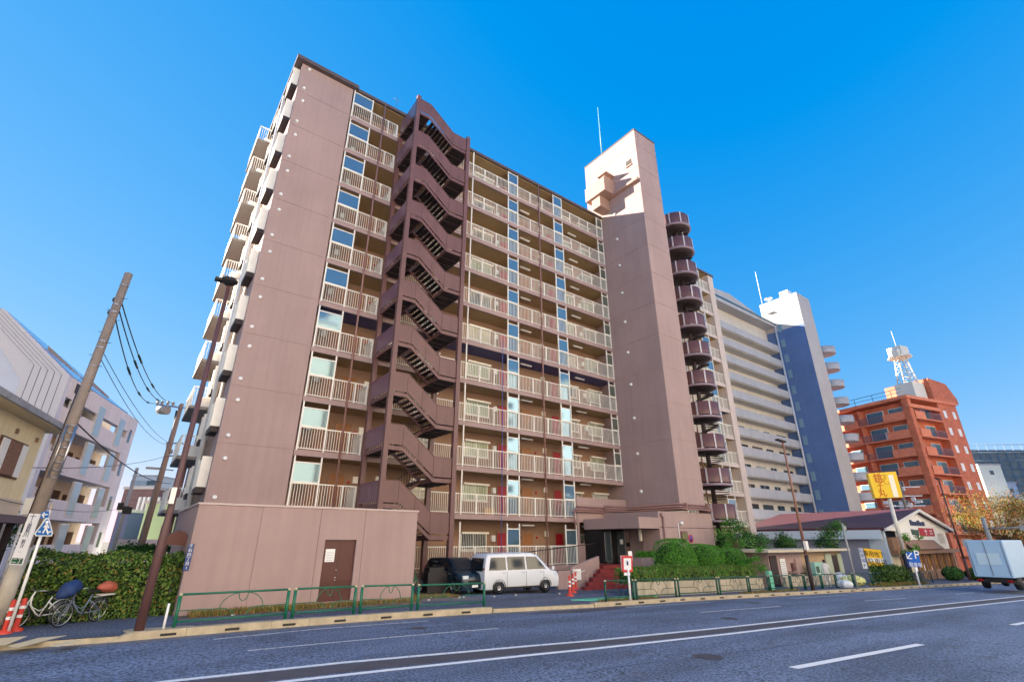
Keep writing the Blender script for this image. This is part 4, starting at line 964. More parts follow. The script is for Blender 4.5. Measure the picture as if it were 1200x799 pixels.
def bush(label, cx, cy, rx, ry, z0, z1, n, size=.12, mats=None, group=None, sq=3.2, name='round_bush', cat='bush'):
    mats = mats or BUSH; g = M(); g.mats = list(mats) + [DARKG]; g.lw = [i for i in range(len(mats)) for _ in range(3 if i < len(mats) - 1 else 1)]
    zc, rz = (z0 + z1) / 2, (z1 - z0) / 2
    for _ in range(n):
        d = Vector((random.gauss(0, 1), random.gauss(0, 1), random.gauss(0, 1))).normalized()
        if d.y > .4: d.y = -d.y
        k = (abs(d.x) ** sq + abs(d.y) ** sq + abs(d.z) ** sq) ** (-1 / sq)
        k *= 1 + .03 * math.sin(d.x * 6 + cx) + .03 * math.sin(d.z * 8 + cx) + random.gauss(0, .018)
        g.leaf((cx + d.x * k * rx, cy + d.y * k * ry, zc + d.z * k * rz), size, d)
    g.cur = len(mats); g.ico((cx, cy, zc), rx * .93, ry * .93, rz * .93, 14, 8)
    return tag(g.build(name, None, loc=(cx, cy, z0)), label, cat, group)
GB = 'clipped round bushes above the planter hedge'
bush('largest clipped round bush, leftmost behind the low hedge beside the entrance', 26.15, 19.2, 1.3, 1.1, -.5, 2.15, 13000, .075, group=GB)
bush('middle clipped round bush behind the low hedge, against the brown base wall', 29.3, 19.4, 1.3, 1.1, -.5, 1.92, 12000, .075, group=GB)
bush('smallest clipped round bush, nearest to the spiral staircase foot', 32.0, 19.2, 1.05, 1.0, -.6, 1.6, 8000, .075, group=GB)
bush('dark rounded shrub beside the restaurant door, left of its glass front', 62, 15.4, 1.0, .8, -1.2, -.1, 1500, .16, TREEG, sq=2.2, name='shrub', cat='shrub')
bush('rounded shrub before the right end of the restaurant glass front', 66, 14.7, 1.0, .8, -1.35, -.3, 1300, .16, TREEG, sq=2.2, name='shrub', cat='shrub')
def tree(name, label, cx, cy, z0, h, r, mats, n, leafs, trunk_r, clumps=14, cat='tree', squash=.75, lean=0, group=None, zc=None):
    t = thing(name, label, cat, (cx, cy, z0), group=group)
    g = M(); top = Vector((cx + lean, cy, z0 + h * .62))
    g.tube([(cx, cy, z0 - .1), (cx + lean * .3, cy, z0 + h * .25), top], [trunk_r, trunk_r * .75, trunk_r * .45], 7)
    cs = []
    for i in range(clumps):
        a = random.random() * 6.28; rr = r * random.uniform(.25, .85); zz = z0 + h * .72 + r * squash * random.uniform(-.75, .8)
        c = Vector((cx + lean + math.cos(a) * rr, cy + math.sin(a) * rr, zz)); cs.append((c, r * random.uniform(.22, .42)))
        mid = top.lerp(c, .5) + Vector((0, 0, -r * .08)); g.tube([(cx + lean * .6, cy, z0 + h * random.uniform(.3, .55)), mid, c], [trunk_r * .4, trunk_r * .25, trunk_r * .08], 5, cap=False)
    g.build('trunk', BARK, t)
    g = M(); g.mats = list(mats)
    for c, cr in cs:
        w1 = random.randrange(len(mats)); g.lw = [w1, w1, w1] + list(range(len(mats)))
        for _ in range(n // clumps):
            d = Vector((random.gauss(0, .55), random.gauss(0, .55), random.gauss(0, .42))); g.leaf(c + d * cr * 1.25, leafs, d if d.length > .01 else None)
    g.build('crown', None, t); return t
q = at(1152, 640, 50)
tree('autumn_tree', 'olive and orange autumn tree beside the orange tiled block', q.x + 3.4, q.y - 1.0, G(66), 7.2, 3.9, AUT, 14000, .15, .2, 26, squash=.62)
tree('small_tree', 'small leafy tree growing beside the spiral staircase foot', 33.6, 19.5, G(33), 4.2, 1.0, TREEG[1:3] + BUSH[:2], 1500, .13, .05, 9, squash=1.1)
tree('small_tree', 'dark green tree behind the shed, left of the brown lamp post', 40.6, 22.0, G(40), 3.7, 1.15, TREEG, 2200, .15, .08, 10)
tree('small_tree', 'dark green tree behind the shed, right of the brown lamp post', 44.3, 21.8, G(44), 4.0, 1.2, TREEG, 2200, .15, .08, 10)
tree('small_tree', 'pale green tree at the right end of the shed, beside a thin grey pole', 47.5, 19.0, G(47), 4.6, 1.3, TREEG[1:] + BUSH[:1], 2600, .15, .08, 10, squash=1.0)
tree('sapling', 'bright young sapling with sparse leaves before the restaurant sign', 49.5, 14.2, G(50), 3.9, .75, BUSH[1:3] + [HEDGE[2]], 500, .15, .03, 7, squash=1.3)
tree('sapling', 'thin leafy sapling growing out of the planter wall right end', 31.2, 17.3, G(31), 2.3, .7, BUSH[:3], 900, .12, .03, 8, squash=1.0)
tree('sapling', 'bright lime sapling at the far right corner of the restaurant', 62.5, 12.6, G(62), 2.6, .9, BUSH[1:3] + [HEDGE[2]], 700, .16, .03, 7)
# grass strips
def grass(x0, x1, y0, y1, n, mats, h=.12):
    g = M(); g.mats = mats
    for _ in range(n):
        x, y = random.uniform(x0, x1), random.uniform(y0, y1); a = random.random() * 3.14; hh = h * random.uniform(.4, 1.3); z = G(x)
        g.cur = random.randrange(len(mats)); dx, dy = .025 * math.cos(a), .025 * math.sin(a); lx, ly = random.gauss(0, .04), random.gauss(0, .04)
        g.quad((x - dx, y - dy, z), (x + dx, y + dy, z), (x + lx, y + ly, z + hh))
    o = g.build('grass', None); return tag(o, 'dry grass tufts', 'grass', kind='stuff')
DRY = [mat('dry_grass', (150, 132, 70), .9), mat('green_grass', (98, 116, 52), .9), mat('brown_litter', (128, 94, 56), .9)]
grass(2.3, 9.8, 18.75, 19.38, 5200, DRY, .16); grass(10, 12.5, 20.2, 21.4, 700, DRY); grass(16.8, 20.5, 15.9, 16.4, 900, DRY, .09); grass(43, 52, 14.4, 15.6, 1800, DRY, .2); grass(27, 33, 15.5, 15.9, 700, DRY, .1)
g = M()
for x in (10.6, 11.1, 12.2, 12.5, 13.9, 15.2, 3.4, 17.6): g.ico((x, 19.3 + (x * 7 % 1) * 1.5 if x > 5 else 18.6, G(x) + .02), .06, .05, .035, 6, 4)
tag(g.build('litter', mat('litter_pale', (200, 196, 186), .9)), kind='stuff')
o = None
g = M(); g.box(1.97, 9.8, 18.7, 19.395, -.1, .012); tag(g.build('planting_strip', EARTH), kind='structure')
g = M(); g.quad((9.9, 19.2, G(10) + .006), (12.8, 19.0, G(12.8) + .006), (13.0, 22.9, G(13) + .006), (9.9, 22.9, G(10) + .006)); tag(g.build('gravel_patch', mat('gravel', (130, 122, 116), .95, .35, 14, .6, 30)), kind='structure')
# ================================================================== GUARD RAILS
def grail(x0, x1, y, label, group, mt, h=.8, heart=True, z0=None, y1=None):
    y1 = y if y1 is None else y1
    za = G(x0) if z0 is None else z0; zb = G(x1)
    t = thing('guard_rail', label, 'guard rail', (x0, y, za), group=group)
    L_ = x1 - x0
    P = lambda u, v: Vector((x0 + L_ * u, y + (y1 - y) * u, za + (zb - za) * u + v))
    g = M(); g.tube([P(.02, h), P(.98, h)], .028, 8); g.build('top_rail', mt, t)
    g = M(); g.tube([P(.03, .17), P(.97, .17)], .025, 8); g.build('bottom_rail', mt, t)
    for u in (.025, .975):
        g = M(); p = P(u, 0); g.tube([p + Vector((0, 0, -.02)), p + Vector((0, 0, h - .03))], .045, 10); g.build('post', mt, t)
        g = M(); g.ico(tuple(p + Vector((0, 0, h))), .055, .055, .04, 8, 4); g.build('post_cap', mat('post_cap_cream', (200, 186, 150), .5), t)
    if heart:
        g = M(); r = .012
        def arc(cu, cv, ru, rv, a0, a1, n=12): return [P(cu + ru * math.cos(R(a0 + (a1 - a0) * i / n)), cv + rv * math.sin(R(a0 + (a1 - a0) * i / n))) for i in range(n + 1)]
        g.tube([P(.03, .42)] + arc(.56, .18, .1, .24, 90, 0), r, 6); g.tube([P(.97, .42)] + arc(.82, .18, .1, .24, 90, 180), r, 6) if False else None
        g.tube([P(.03, .42), P(.5, .42)] + arc(.5, .17, .12, .25, 90, 0)[1:], r, 6) if False else None
        g.v, g.f, g.m, g.sm = [], [], [], []
        g.tube([P(.03, .42)] + arc(.38, .18, .12, .24, 90, 0), r, 6); g.tube([P(.97, .42)] + arc(.72, .18, .12, .24, 90, 180), r, 6)
        g.tube(arc(.555, .42, .19, .37, 180, 105) + arc(.555, .74, .04, .16, 180, 360) + arc(.555, .42, .19, .37, 75, 0), r, 6)
        g.build('ornament', mt, t)
    return t
GL = 'green guard rail panels along the left pavement'
grail(1.66, 4.5, 16.72, 'green guard rail panel nearest the brown lamp post, first from the left', GL, GREEN, .8)
grail(4.58, 6.5, 16.76, 'green guard rail panel in front of the brown door, second from the left', GL, GREEN, .8)
grail(6.6, 8.4, 16.72, 'green guard rail panel before the right half of the brown annex, third from the left', GL, GREEN, .8, y1=16.62)
grail(8.5, 11.3, 16.6, 'long green guard rail panel ending at the driveway kerb', GL, GREEN, .78)
g = M(); g.tube([(1.5, 16.6, 0), (1.5, 16.6, .62)], .03, 8); o = g.build('marker_post', WHITE, loc=(1.5, 16.6, 0)); tag(o, 'short white marker post at the left end of the guard rail', 'post')
GRr = 'dark green guard rail panels along the right pavement'
names = ['before the red entrance steps', 'behind the red framed sign', 'before the left part of the stone planter', 'before the middle of the stone planter', 'before the right part of the stone planter', 'by the mint green post', 'left of the brown lamp post foot', 'right of the brown lamp post foot', 'in front of the white clad person', 'before the rubbish bags', 'right of the rubbish bags', 'at the end before the driveway', 'beside the blue parking sign']
xs_ = [16.6, 18.5, 21.5, 24.9, 27.75, 29.9, 32.4, 34.1, 36.4, 38.5, 41.2, 44.4, 47.2, 50.2]
for i, (a, b) in enumerate(zip(xs_, xs_[1:])):
    grail(a + .04, b - .04, 15.75, 'dark green guard rail panel ' + names[i], GRr, GREEND, .8)
grail(52.6, 55.6, 15.2, 'short dark green guard rail beyond the driveway near the restaurant', GRr, GREEND, .85)
# small things on the pavement
g = M(); g.hexa([(31.3, 16.4, G(31)), (31.75, 16.4, G(31)), (31.75, 16.6, G(31)), (31.3, 16.6, G(31)), (31.35, 16.4, G(31) + 1.0), (31.7, 16.4, G(31) + 1.0), (31.7, 16.6, G(31) + 1.0), (31.35, 16.6, G(31) + 1.0)]); o = g.build('mint_post', mat('mint_paint', (120, 200, 170), .4), loc=(31.5, 16.5, G(31))); tag(o, 'mint green upright panel post behind the guard rail by the planter end', 'post')
g = M(); g.box(39.0, 40.3, 17.1, 17.5, G(39), G(39) + 1.45); t = thing('cabinet', 'pale teal metal cabinet in front of the shed', 'cabinet', (39.6, 17.1, G(39))); g.build('body', mat('teal_cabinet', (150, 196, 180), .5), t)
g = M()
for i in range(4): g.box(39.15 + i * .12, 39.2 + i * .12, 17.08, 17.1, G(39) + .8, G(39) + 1.2)
g.build('vent', STEELD, t)
# rubbish bags under a net
def lump(label, cx, cy, r, mt, grp):
    g = M(); n = 9; 
    for i in range(3):
        g.ico((cx + random.uniform(-.2, .2) * r, cy + random.uniform(-.2, .2), G(cx) + r * .5), r * random.uniform(.7, .95), r * .6, r * random.uniform(.5, .68), 9, 6, random.random() * 3)
    o = g.build('rubbish_bag', mt, loc=(cx, cy, G(cx))); tag(o, label, 'rubbish bag', grp)
BAGY = mat('pale_yellow_bag', (214, 214, 140), .35); BAGW = mat('white_bag', (220, 226, 232), .35)
for i, (x, y, r, mt, lb) in enumerate([(38.6, 15.35, .42, BAGW, 'white rubbish bag at the feet of the person in white'), (41.6, 16.3, .55, BAGY, 'pale yellow rubbish bag at the left of the pile behind the rail'), (42.4, 16.1, .6, BAGY, 'second pale yellow rubbish bag of the pile, slightly behind the left one'), (43.3, 16.25, .55, BAGY, 'pale yellow rubbish bag at the right of the pile'), (42.0, 16.9, .75, BAGW, 'large white rubbish bag topping the back of the pile'), (43.9, 16.1, .42, BAGW, 'small white rubbish bag at the right foot of the pile')]):
    lump(lb, x, y, r, mt, 'rubbish bags piled behind the guard rail')
# red plastic barriers by the entrance
def barrier(cx, cy, label, h=.75, rot=0, grp='red orange plastic barrier stands by the steps'):
    t = thing('barrier_stand', label, 'barrier', (cx, cy, G(cx)), rot, grp, world=False)
    g = M(); g.lathe((0, 0, 0), [(.2, 0), (.2, .05), (.08, .09), (.065, h * .7), (.05, h), (.001, h + .02)], 12); g.build('cone', REDC, t)
    g = M(); g.lathe((0, 0, 0), [(.078, h * .45), (.074, h * .55)], 12); g.lathe((0, 0, 0), [(.072, h * .65), (.068, h * .75)], 12); g.build('reflective_band', WHITE, t)
    return t
for i, (px, py, lb) in enumerate([(668, 698, 'red orange barrier stand nearest the white van'), (672, 694, 'second red orange barrier stand, just behind the one nearest the van'), (675, 690, 'third red orange barrier stand in the row, closer to the wall'), (688, 688, 'red orange barrier stand nearest the red steps')]):
    q = gpt(px, py); barrier(q.x, q.y, lb, .85)
q1, q2 = gpt(675, 690), gpt(688, 688)
g = M(); g.tube([(q1.x, q1.y, q1.z + .9), ((q1.x + q2.x) / 2, (q1.y + q2.y) / 2, q1.z + .8), (q2.x, q2.y, q2.z + .9)], .03, 6); o = g.build('chain_bar', CREAM, loc=tuple(q1)); tag(o, 'pale bar hung between two red orange barrier stands', 'bar')
t = thing('notice_sign', 'small white notice on the brown ramp wall by the barriers', 'notice', (21.0, 21.85, .1)); g = M(); g.box(20.7, 21.3, 21.86, 21.9, .1, .65); g.build('sheet', WHITE, t)
# mint mat on the pavement by the steps
g = M(); g.hexa([(16.6, 16.55, G(17)), (20.8, 16.4, G(20)), (20.8, 17.0, G(20)), (16.0, 17.1, G(17)), (16.6, 16.55, G(17) + .06), (20.8, 16.4, G(20) + .06), (20.8, 17.0, G(20) + .06), (16.0, 17.1, G(17) + .06)]); o = g.build('pavement_mat', mat('mint_mat', (90, 190, 160), .6), loc=(18, 16.6, G(18))); tag(o, 'mint green strip lying on the pavement before the steps', 'mat')
# red framed sign
q = gpt(739, 704); D = fdist(q)
t = thing('warning_sign', 'red framed white sign on a white pole in front of the entrance steps', 'sign', q)
g = M(); g.tube([(q.x, q.y, q.z), (q.x, q.y, 1.0)], .045, 10); g.build('pole', WHITE, t)
c = [at(*p, D) for p in ((729, 651), (741, 651), (741.5, 670), (729.5, 670))]
g = M(); g.extr(list(reversed(c)), fh * .04); g.build('board', mat('sign_red', (206, 40, 48), .45), t)
ctr = sum(c, Vector()) / 4; g = M(); g.extr([ctr + (p - ctr) * .72 - fh * .01 for p in reversed(c)], fh * .008); g.build('panel', WHITE, t)
g = M(); pb_ = ctr - fh * .022; g.ico(tuple(pb_ + up * .1), .035, .03, .035, 8, 5); g.bar(pb_ + up * .06, pb_ - up * .04, .07, .02); g.bar(pb_ - up * .04, pb_ - up * .13 + rt * .04, .025, .02); g.bar(pb_ - up * .04, pb_ - up * .13 - rt * .04, .025, .02); g.build('pictogram', mat('sign_navy', (50, 60, 120), .5), t)
c = [at(*p, D + .15) for p in ((727, 650.5), (733, 650.5), (734, 668), (728, 668))]; g = M(); g.extr(list(reversed(c)), fh * .03); g.build('rear_board', mat('sign_pink', (226, 170, 172), .5), t)
c = [at(*p, D - .02) for p in ((731.5, 670.5), (738.5, 670.5), (738.5, 674), (731.5, 674))]; g = M(); g.extr(list(reversed(c)), fh * .03); g.build('plate', WHITE, t)
c = [at(*p, D + .2) for p in ((736, 645.5), (740.5, 645.5), (741.5, 656), (737, 656))]; g = M(); g.extr(list(reversed(c)), fh * .03); g.build('plate', WHITE, t)
# no parking roundel and wall sign on base block
t = thing('no_parking_sign', 'round blue and red no parking sign on the brown base wall', 'sign', (30.9, 21.1, 2.1))
g = M(); g.lathe((0, 0, 0), [(.001, .02), (.2, .02), (.26, .02), (.26, 0)], 20); g.v = [(30.95 + x, 21.12 - z, 2.25 + y) for x, y, z in g.v]; g.build('disc', mat('sign_red', (206, 40, 48)), t)
g = M(); g.lathe((0, 0, 0), [(.001, .03), (.2, .03), (.2, .02)], 20); g.v = [(30.95 + x, 21.12 - z, 2.25 + y) for x, y, z in g.v]; g.build('blue_face', mat('sign_blue2', (40, 70, 160), .4), t)
g = M(); g.bar((30.8, 21.085, 2.4), (31.1, 21.085, 2.1), .02, .05); g.build('slash', MATS['sign_red'], t)
t = thing('wall_sign', 'small framed sign on the brown base wall behind the bushes', 'sign', (30.1, 21.1, 2.2)); g = M(); g.box(29.9, 30.6, 21.08, 21.14, 2.15, 2.7); g.build('frame', STEELB, t); g = M(); g.box(29.97, 30.53, 21.06, 21.078, 2.22, 2.6); g.build('panel', mat('olive_panel', (110, 110, 70), .5), t)
g = M(); g.tube([(29.9, 21.1, 3.2), (29.7, 21.1, 3.2), (29.7, 21.1, 1.6)], .03, 6); g.ico((30.0, 21.02, 3.2), .14, .12, .13, 10, 6); o = g.build('wall_lamp', WHITE, loc=(29.8, 21.1, 3.2)); tag(o, 'small white wall lamp with conduit above the framed sign', 'lamp')
# notice on the annex door, address plate
t = thing('door_notice', 'white paper notice stuck on the brown annex door', 'notice', (6.4, 19.48, 1.6)); g = M(); g.box(6.22, 6.56, 19.47, 19.478, 1.4, 1.83); g.build('sheet', WHITE, t)
g = M()
for j in range(6): g.box(6.26, 6.52, 19.466, 19.4695, 1.45 + j * .055, 1.46 + j * .055)
g.build('printed_lines', mat('print_grey', (150, 150, 150)), t); text('lettering', '使用禁止', .07, mat('print_grey'), t, (6.39, 19.466, 1.77), (1, 0, 0), (0, 0, 1)) if False else None
t = thing('address_plate', 'narrow dark blue street address plate with white characters on the annex corner', 'address plate', (1.98, 19.37, 1.4)); g = M(); g.box(1.9, 2.06, 19.355, 19.375, 1.25, 2.02); g.build('plate', mat('plate_navy', (26, 60, 120), .35), t)
for i, ch in enumerate('千石四丁目1'): text('lettering', ch, .115, WHITE, t, (1.98, 19.35, 1.95 - i * .125), (1, 0, 0), (0, 0, 1), depth=.002)
# blue rope down the facade
g = M(); g.tube([(18.62, 25.8, .5), (18.66, 25.82, 8), (18.6, 25.8, 15)], .018, 6); o = g.build('rope', mat('blue_rope', (60, 110, 190), .6), loc=(18.6, 25.8, .5)); tag(o, 'thin blue rope hanging down in front of the corridor railings', 'rope')

# ================================================================== POLES AND LAMPS, LEFT
PB = at(-10, 742, 14.0); PT = at(151, 321, 14.5); PB.z = -.05
UP = thing('utility_pole', 'tall weathered concrete utility pole leaning at the left edge with step bolts and bands', 'utility pole', (PB.x, PB.y, 0))
ax_ = (PT - PB)
g = M(); g.tube([PB, PB.lerp(PT, .5), PT], [.17, .14, .115], 16); g.build('shaft', CONC, UP)
g = M(); g.tube([PB.lerp(PT, .02), PB.lerp(PT, .19)], [.178, .172], 16); g.build('pale_wrap', mat('pale_wrap', (188, 180, 166), .7, .1, 3, streak=.2), UP)
side = ax_.normalized().cross(fh).normalized()
for i in range(17):
    p = PB.lerp(PT, .3 + .038 * i); s_ = 1 if i % 2 else -1
    g = M(); g.tube([p + side * .1 * s_, p + side * .27 * s_], .009, 5); g.build('step_bolt', STEELD, UP)
for i, u in enumerate((.36, .39, .455, .48, .52, .585, .62, .655, .68, .74, .76, .86, .885, .955)):
    g = M(); p = PB.lerp(PT, u); r = .152 - .03 * u; g.tube([p - ax_.normalized() * .02, p + ax_.normalized() * .02], r, 14); g.build('steel_band', CHROME, UP)
g = M()
for u0 in range(9): pass
p, q = PB.lerp(PT, .36), PB.lerp(PT, .5)
g.tube([p - side * .27 - fh * .1, q - side * .27 - fh * .1], .03, 8); g.tube([p - side * .06 - fh * .18, q - side * .06 - fh * .18], .02, 6)
for i in range(8): 
    a = p.lerp(q, i / 7); g.tube([a - side * .27 - fh * .1, a - side * .0 - fh * .17], .012, 5)
g.build('cable_ladder', CHROME, UP)
g = M(); p, q = PB.lerp(PT, .25), PB.lerp(PT, .62); g.tube([p + side * .16 - fh * .05, q + side * .14 - fh * .05], .03, 8); g.build('conduit', STEELD, UP)
for u in (.86, .905):
    g = M(); p = PB.lerp(PT, u) + side * .16; g.ico(tuple(p), .05, .05, .09, 8, 5); g.build('insulator', BLACK, UP)
t, c = board('pole_sign', 'white vertical sign board with characters strapped to the leaning utility pole', 'sign', [(34.3, 601.3), (47.3, 601.8), (25.9, 662), (10.7, 661)], 13.7, .02, mat('sign_white', (226, 226, 228), .45))
DG = mat('sign_dark_green', (30, 84, 56), .5); INK = mat('sign_ink', (70, 78, 110), .6)
def on(c, a, b): return c[0].lerp(c[1], a).lerp(c[3].lerp(c[2], a), b)
rr, uu = c[1] - c[0], c[0] - c[3]
for ch, b, sz in (('十', .07, .17), ('人', .17, .1), ('御', .25, .12), ('嶽', .33, .12), ('川', .42, .15), ('新', .56, .12), ('台', .64, .11), ('一', .76, .08)): text('lettering', ch, sz, INK, t, on(c, .45, b) - fh * .008, rr, uu, depth=.002)
g = M(); g.extr([on(c, .08, .87) - fh * .006, on(c, .08, .98) - fh * .006, on(c, .92, .98) - fh * .006, on(c, .92, .87) - fh * .006], fh * .004); g.build('green_panel', DG, t)
text('lettering', '二丁', .13, WHITE, t, on(c, .5, .925) - fh * .01, rr, uu, depth=.002)
# crossing sign
q0 = gpt(9, 742)
cs_ = thing('crossing_sign', 'blue pedestrian crossing sign with arrow plate on a slanting white pole', 'sign', q0)
DX = 13.55; pt_ = at(58, 598, DX)
g = M(); g.tube([q0, pt_], .035, 10); g.build('pole', WHITE, cs_)
SB = mat('crossing_blue', (28, 104, 176), .4)
def poly(px, D, th, mt, name, par): g = M(); g.extr([at(x, y, D) for x, y in reversed(px)], fh * th); return g.build(name, mt, par)
poly([(54, 606.5), (57, 606.5), (61.5, 624), (60.5, 628), (42, 628), (40, 625)], DX - .08, .015, WHITE, 'board', cs_)
poly([(54.4, 608), (56.4, 608), (60.4, 624), (59.6, 626.8), (43, 626.8), (41.8, 624.8)], DX - .09, .006, SB, 'blue_face', cs_)
g = M(); K = lambda x, y: at(x, y, DX - .1)
g.ico(tuple(K(55.3, 611.5)), .035, .02, .04, 8, 5); g.bar(K(55, 613.5), K(53.8, 619), .07, .006, fh); g.bar(K(54, 618.5), K(56.5, 625.5), .035, .006, fh); g.bar(K(53.6, 618.5), K(50, 624.5), .035, .006, fh); g.bar(K(55, 614), K(50.8, 617.6), .025, .006, fh); g.bar(K(55.2, 614), K(57.6, 618.5), .025, .006, fh)
for a in (45, 57.2): g.bar(K(a, 622.8), K(a + 2.6, 622.8), .03, .006, fh)
g.build('pictogram', WHITE, cs_)
poly([(48.6, 599.5), (57.2, 598.3), (56.2, 606.6), (47.2, 607.4)], DX - .08, .015, SB, 'arrow_plate', cs_)
g = M(); g.bar(K(49.5, 603.2), K(55.8, 602.4), .03, .006, fh); g.bar(K(49.5, 603.2), K(52.3, 600.2), .03, .006, fh); g.bar(K(49.5, 603.2), K(51.8, 606), .03, .006, fh); g.build('arrow', WHITE, cs_)
for i, (px, py, lb) in enumerate([(4, 742, 'orange and white striped guard post left of the crossing sign foot'), (17, 739, 'orange and white striped guard post right of the crossing sign foot')]):
    q = gpt(px, py); t = thing('guard_post', lb, 'guard post', q, group='striped guard posts at the utility pole')
    g = M(); g.lathe(q, [(.17, 0), (.16, .05), (.06, .08), (.055, .72), (.001, .75)], 12); g.build('post', REDC, t)
    for z in (.3, .5): g = M(); g.lathe(q, [(.06, z), (.06, z + .07)], 12); g.build('reflective_band', WHITE, t)
# brown street lamp on the left
b_ = Vector((1.0, 16.72, 0)); tp = at(268.5, 334, fdist(b_) + .05)
L1 = thing('street_lamp', 'tall brown street lamp post with round dark lamp before the brown block left corner', 'street lamp', b_)
g = M(); g.tube([b_ + Vector((0, 0, -.1)), b_.lerp(tp, .25), b_.lerp(tp, .26), tp], [.115, .1, .085, .055], 14); g.build('pole', POLEB, L1)
g = M(); g.lathe(tp + Vector((-.02, 0, .0)), [(.05, -.05), (.16, .03), (.24, .1), (.25, .16), (.15, .24), (.001, .26)], 18); g.box(tp.x - .42, tp.x - .15, tp.y - .1, tp.y + .1, tp.z + .05, tp.z + .14); g.build('lamp_head', BLACK, L1)
g = M(); g.lathe(tp + Vector((-.02, 0, .0)), [(.001, .02), (.15, .028)], 18); g.build('lamp_lens', mat('dark_lens', (90, 110, 120), .1), L1)
p = b_.lerp(tp, .33); g = M(); g.box(p.x - .1, p.x + .02, p.y - .22, p.y - .08, p.z - .2, p.z + .22); g.build('control_box', CREAM, L1)
# right side lamps and poles
def lamp(label, x, y, ztop, r, mt, head=(.55, .18), name='street_lamp', low=None, hd=-1):
    z0 = G(x); t = thing(name, label, 'street lamp', (x, y, z0))
    g = M(); g.tube([(x, y, z0 - .1), (x, y, z0 + 1.9)], r * 1.25, 12); g.build('pole_base', low or mt, t); g = M(); g.tube([(x, y, z0 + 1.9), (x, y, ztop)], [r, r * .6], 12); g.build('pole', mt, t)
    g = M(); g.extr([(x - head[0], y - .12, ztop + .05), (x + head[0] * .4, y - .12, ztop), (x + head[0] * .4, y - .12, ztop + .1), (x - head[0], y - .12, ztop + .14)], (0, .26, 0)); g.build('lamp_head', BLACK, t); return t
t = lamp('brown street lamp with flat dark head before the white banded block', 33.36, 14.99, 8.05, .09, mat('warm_brown_pole', (150, 108, 88), .5), low=mat('dark_pole_base', (60, 46, 48), .6), head=(.7, .2))
g = M(); g.box(33.2, 33.5, 14.8, 14.95, 1.6, 2.1); g.build('control_box', CREAM, t)
q = at(1128, 650, 50); lamp('far brown street lamp in front of the orange tiled block right corner', q.x, q.y, at(1100, 562, 50).z, .1, POLEB, head=(.8, .2))
q = at(1005, 690, 34); t = thing('sign_pole', 'thin grey pole standing between the shed and the rubbish pile', 'pole', (q.x, q.y, G(q.x))); g = M(); zt = at(988, 613, 34).z; g.tube([(q.x, q.y, G(q.x)), (q.x, q.y, zt)], .06, 8); g.build('pole', POLEG, t); g = M(); g.box(q.x - .02, q.x + .35, q.y - .06, q.y, zt - .4, zt - .15); g.build('bracket', POLEG, t)
q = at(1163, 640, 47); t = thing('signal_pole', 'pale signal pole with a long arm in front of the autumn tree', 'pole', (q.x, q.y, G(q.x))); zt = at(1153, 606, 47).z
g = M(); g.tube([(q.x, q.y, G(q.x)), (q.x, q.y, zt)], [.2, .16], 10); g.build('pole', POLEG, t); q2 = at(1205, 618, 44); g = M(); g.tube([(q.x, q.y, q2.z), tuple(q2)], .07, 8); g.box(q2.x - 1.6, q2.x - .4, q2.y - .3, q2.y + .3, q2.z - .25, q2.z + .2); g.build('arm', POLEG, t)
# cluttered utility pole behind restaurant
q = at(1066, 610, 66); t = thing('utility_pole', 'cluttered utility pole with white equipment above the restaurant gable', 'utility pole', (q.x, q.y, G(q.x)))
g = M(); zt = at(1054, 566, 66).z; g.tube([(q.x, q.y, G(q.x)), (q.x, q.y, zt)], .2, 8); g.build('shaft', CONC, t)
g = M()
for i in range(16):
    a = random.uniform(-1.6, 1.6); z = zt - random.uniform(.2, 3.3); g.box(q.x + a * .75, q.x + a * .75 + .5, q.y - a, q.y - a + .4, z, z + random.uniform(.15, .5))
for z in (zt - .5, zt - 1.6, zt - 2.8): g.bar((q.x - 1.4, q.y + 1.7, z), (q.x + 1.4, q.y - 1.7, z), .12, .12)
g.build('equipment', mat('equipment_white', (206, 208, 214), .4), t)
# second and third utility poles on the left side street
def W3(px, py, D): return at(px, py, D)
b2 = at(160, 655, 40); t2 = at(213, 473, 40); b2 = Vector((b2.x, b2.y, 0)); 
t = thing('utility_pole', 'grey utility pole with crossarms and transformer down the side street', 'utility pole', b2)
g = M(); g.tube([b2, t2], [.26, .16], 12); g.build('shaft', CONC, t)
def mid(py): 
    u = (py - 473) / (655 - 473); return t2.lerp(Vector((at(160, 655, 40).x, at(160, 655, 40).y, at(160, 655, 40).z)), u)
for (x0, y0, x1, y1) in ((183, 474, 217, 478), (195, 519, 216, 519.5), (195, 534, 214, 534)):
    g = M(); g.bar(W3(x0, y0, 40), W3(x1, y1, 40), .12, .12); g.build('crossarm', CHROME, t)
g = M(); g.bar(W3(195.5, 519, 40), W3(194.5, 534, 40), .09, .09); g.build('crossarm', CHROME, t)
g = M(); g.tube([W3(186, 480, 40), W3(197, 481, 40)], .35, 12); g.build('transformer', POLEG, t)
for x, y in ((185, 472), (190, 472), (197, 472), (203, 473), (199, 523), (201, 529)): 
    g = M(); p = W3(x, y, 40); g.ico(tuple(p), .12, .12, .2, 8, 5); g.build('insulator', POLEG, t)
g = M(); g.tube([W3(207, 481, 40), W3(205, 490, 40), W3(206, 500, 40), W3(204, 508, 40)], .07, 6); g.build('jumper_wire', BLACK, t)
g = M(); p = W3(187, 549, 40); g.tube([W3(203, 551, 40), p], .05, 6); g.box(p.x - .9, p.x + .1, p.y - .1, p.y + .1, p.z - .08, p.z + .08); g.build('lamp_arm', POLEG, t)
b3 = at(127, 660, 34); b3 = Vector((b3.x, b3.y, 0)); t = thing('utility_pole', 'slim grey pole in front of the navy house down the side street', 'utility pole', b3)
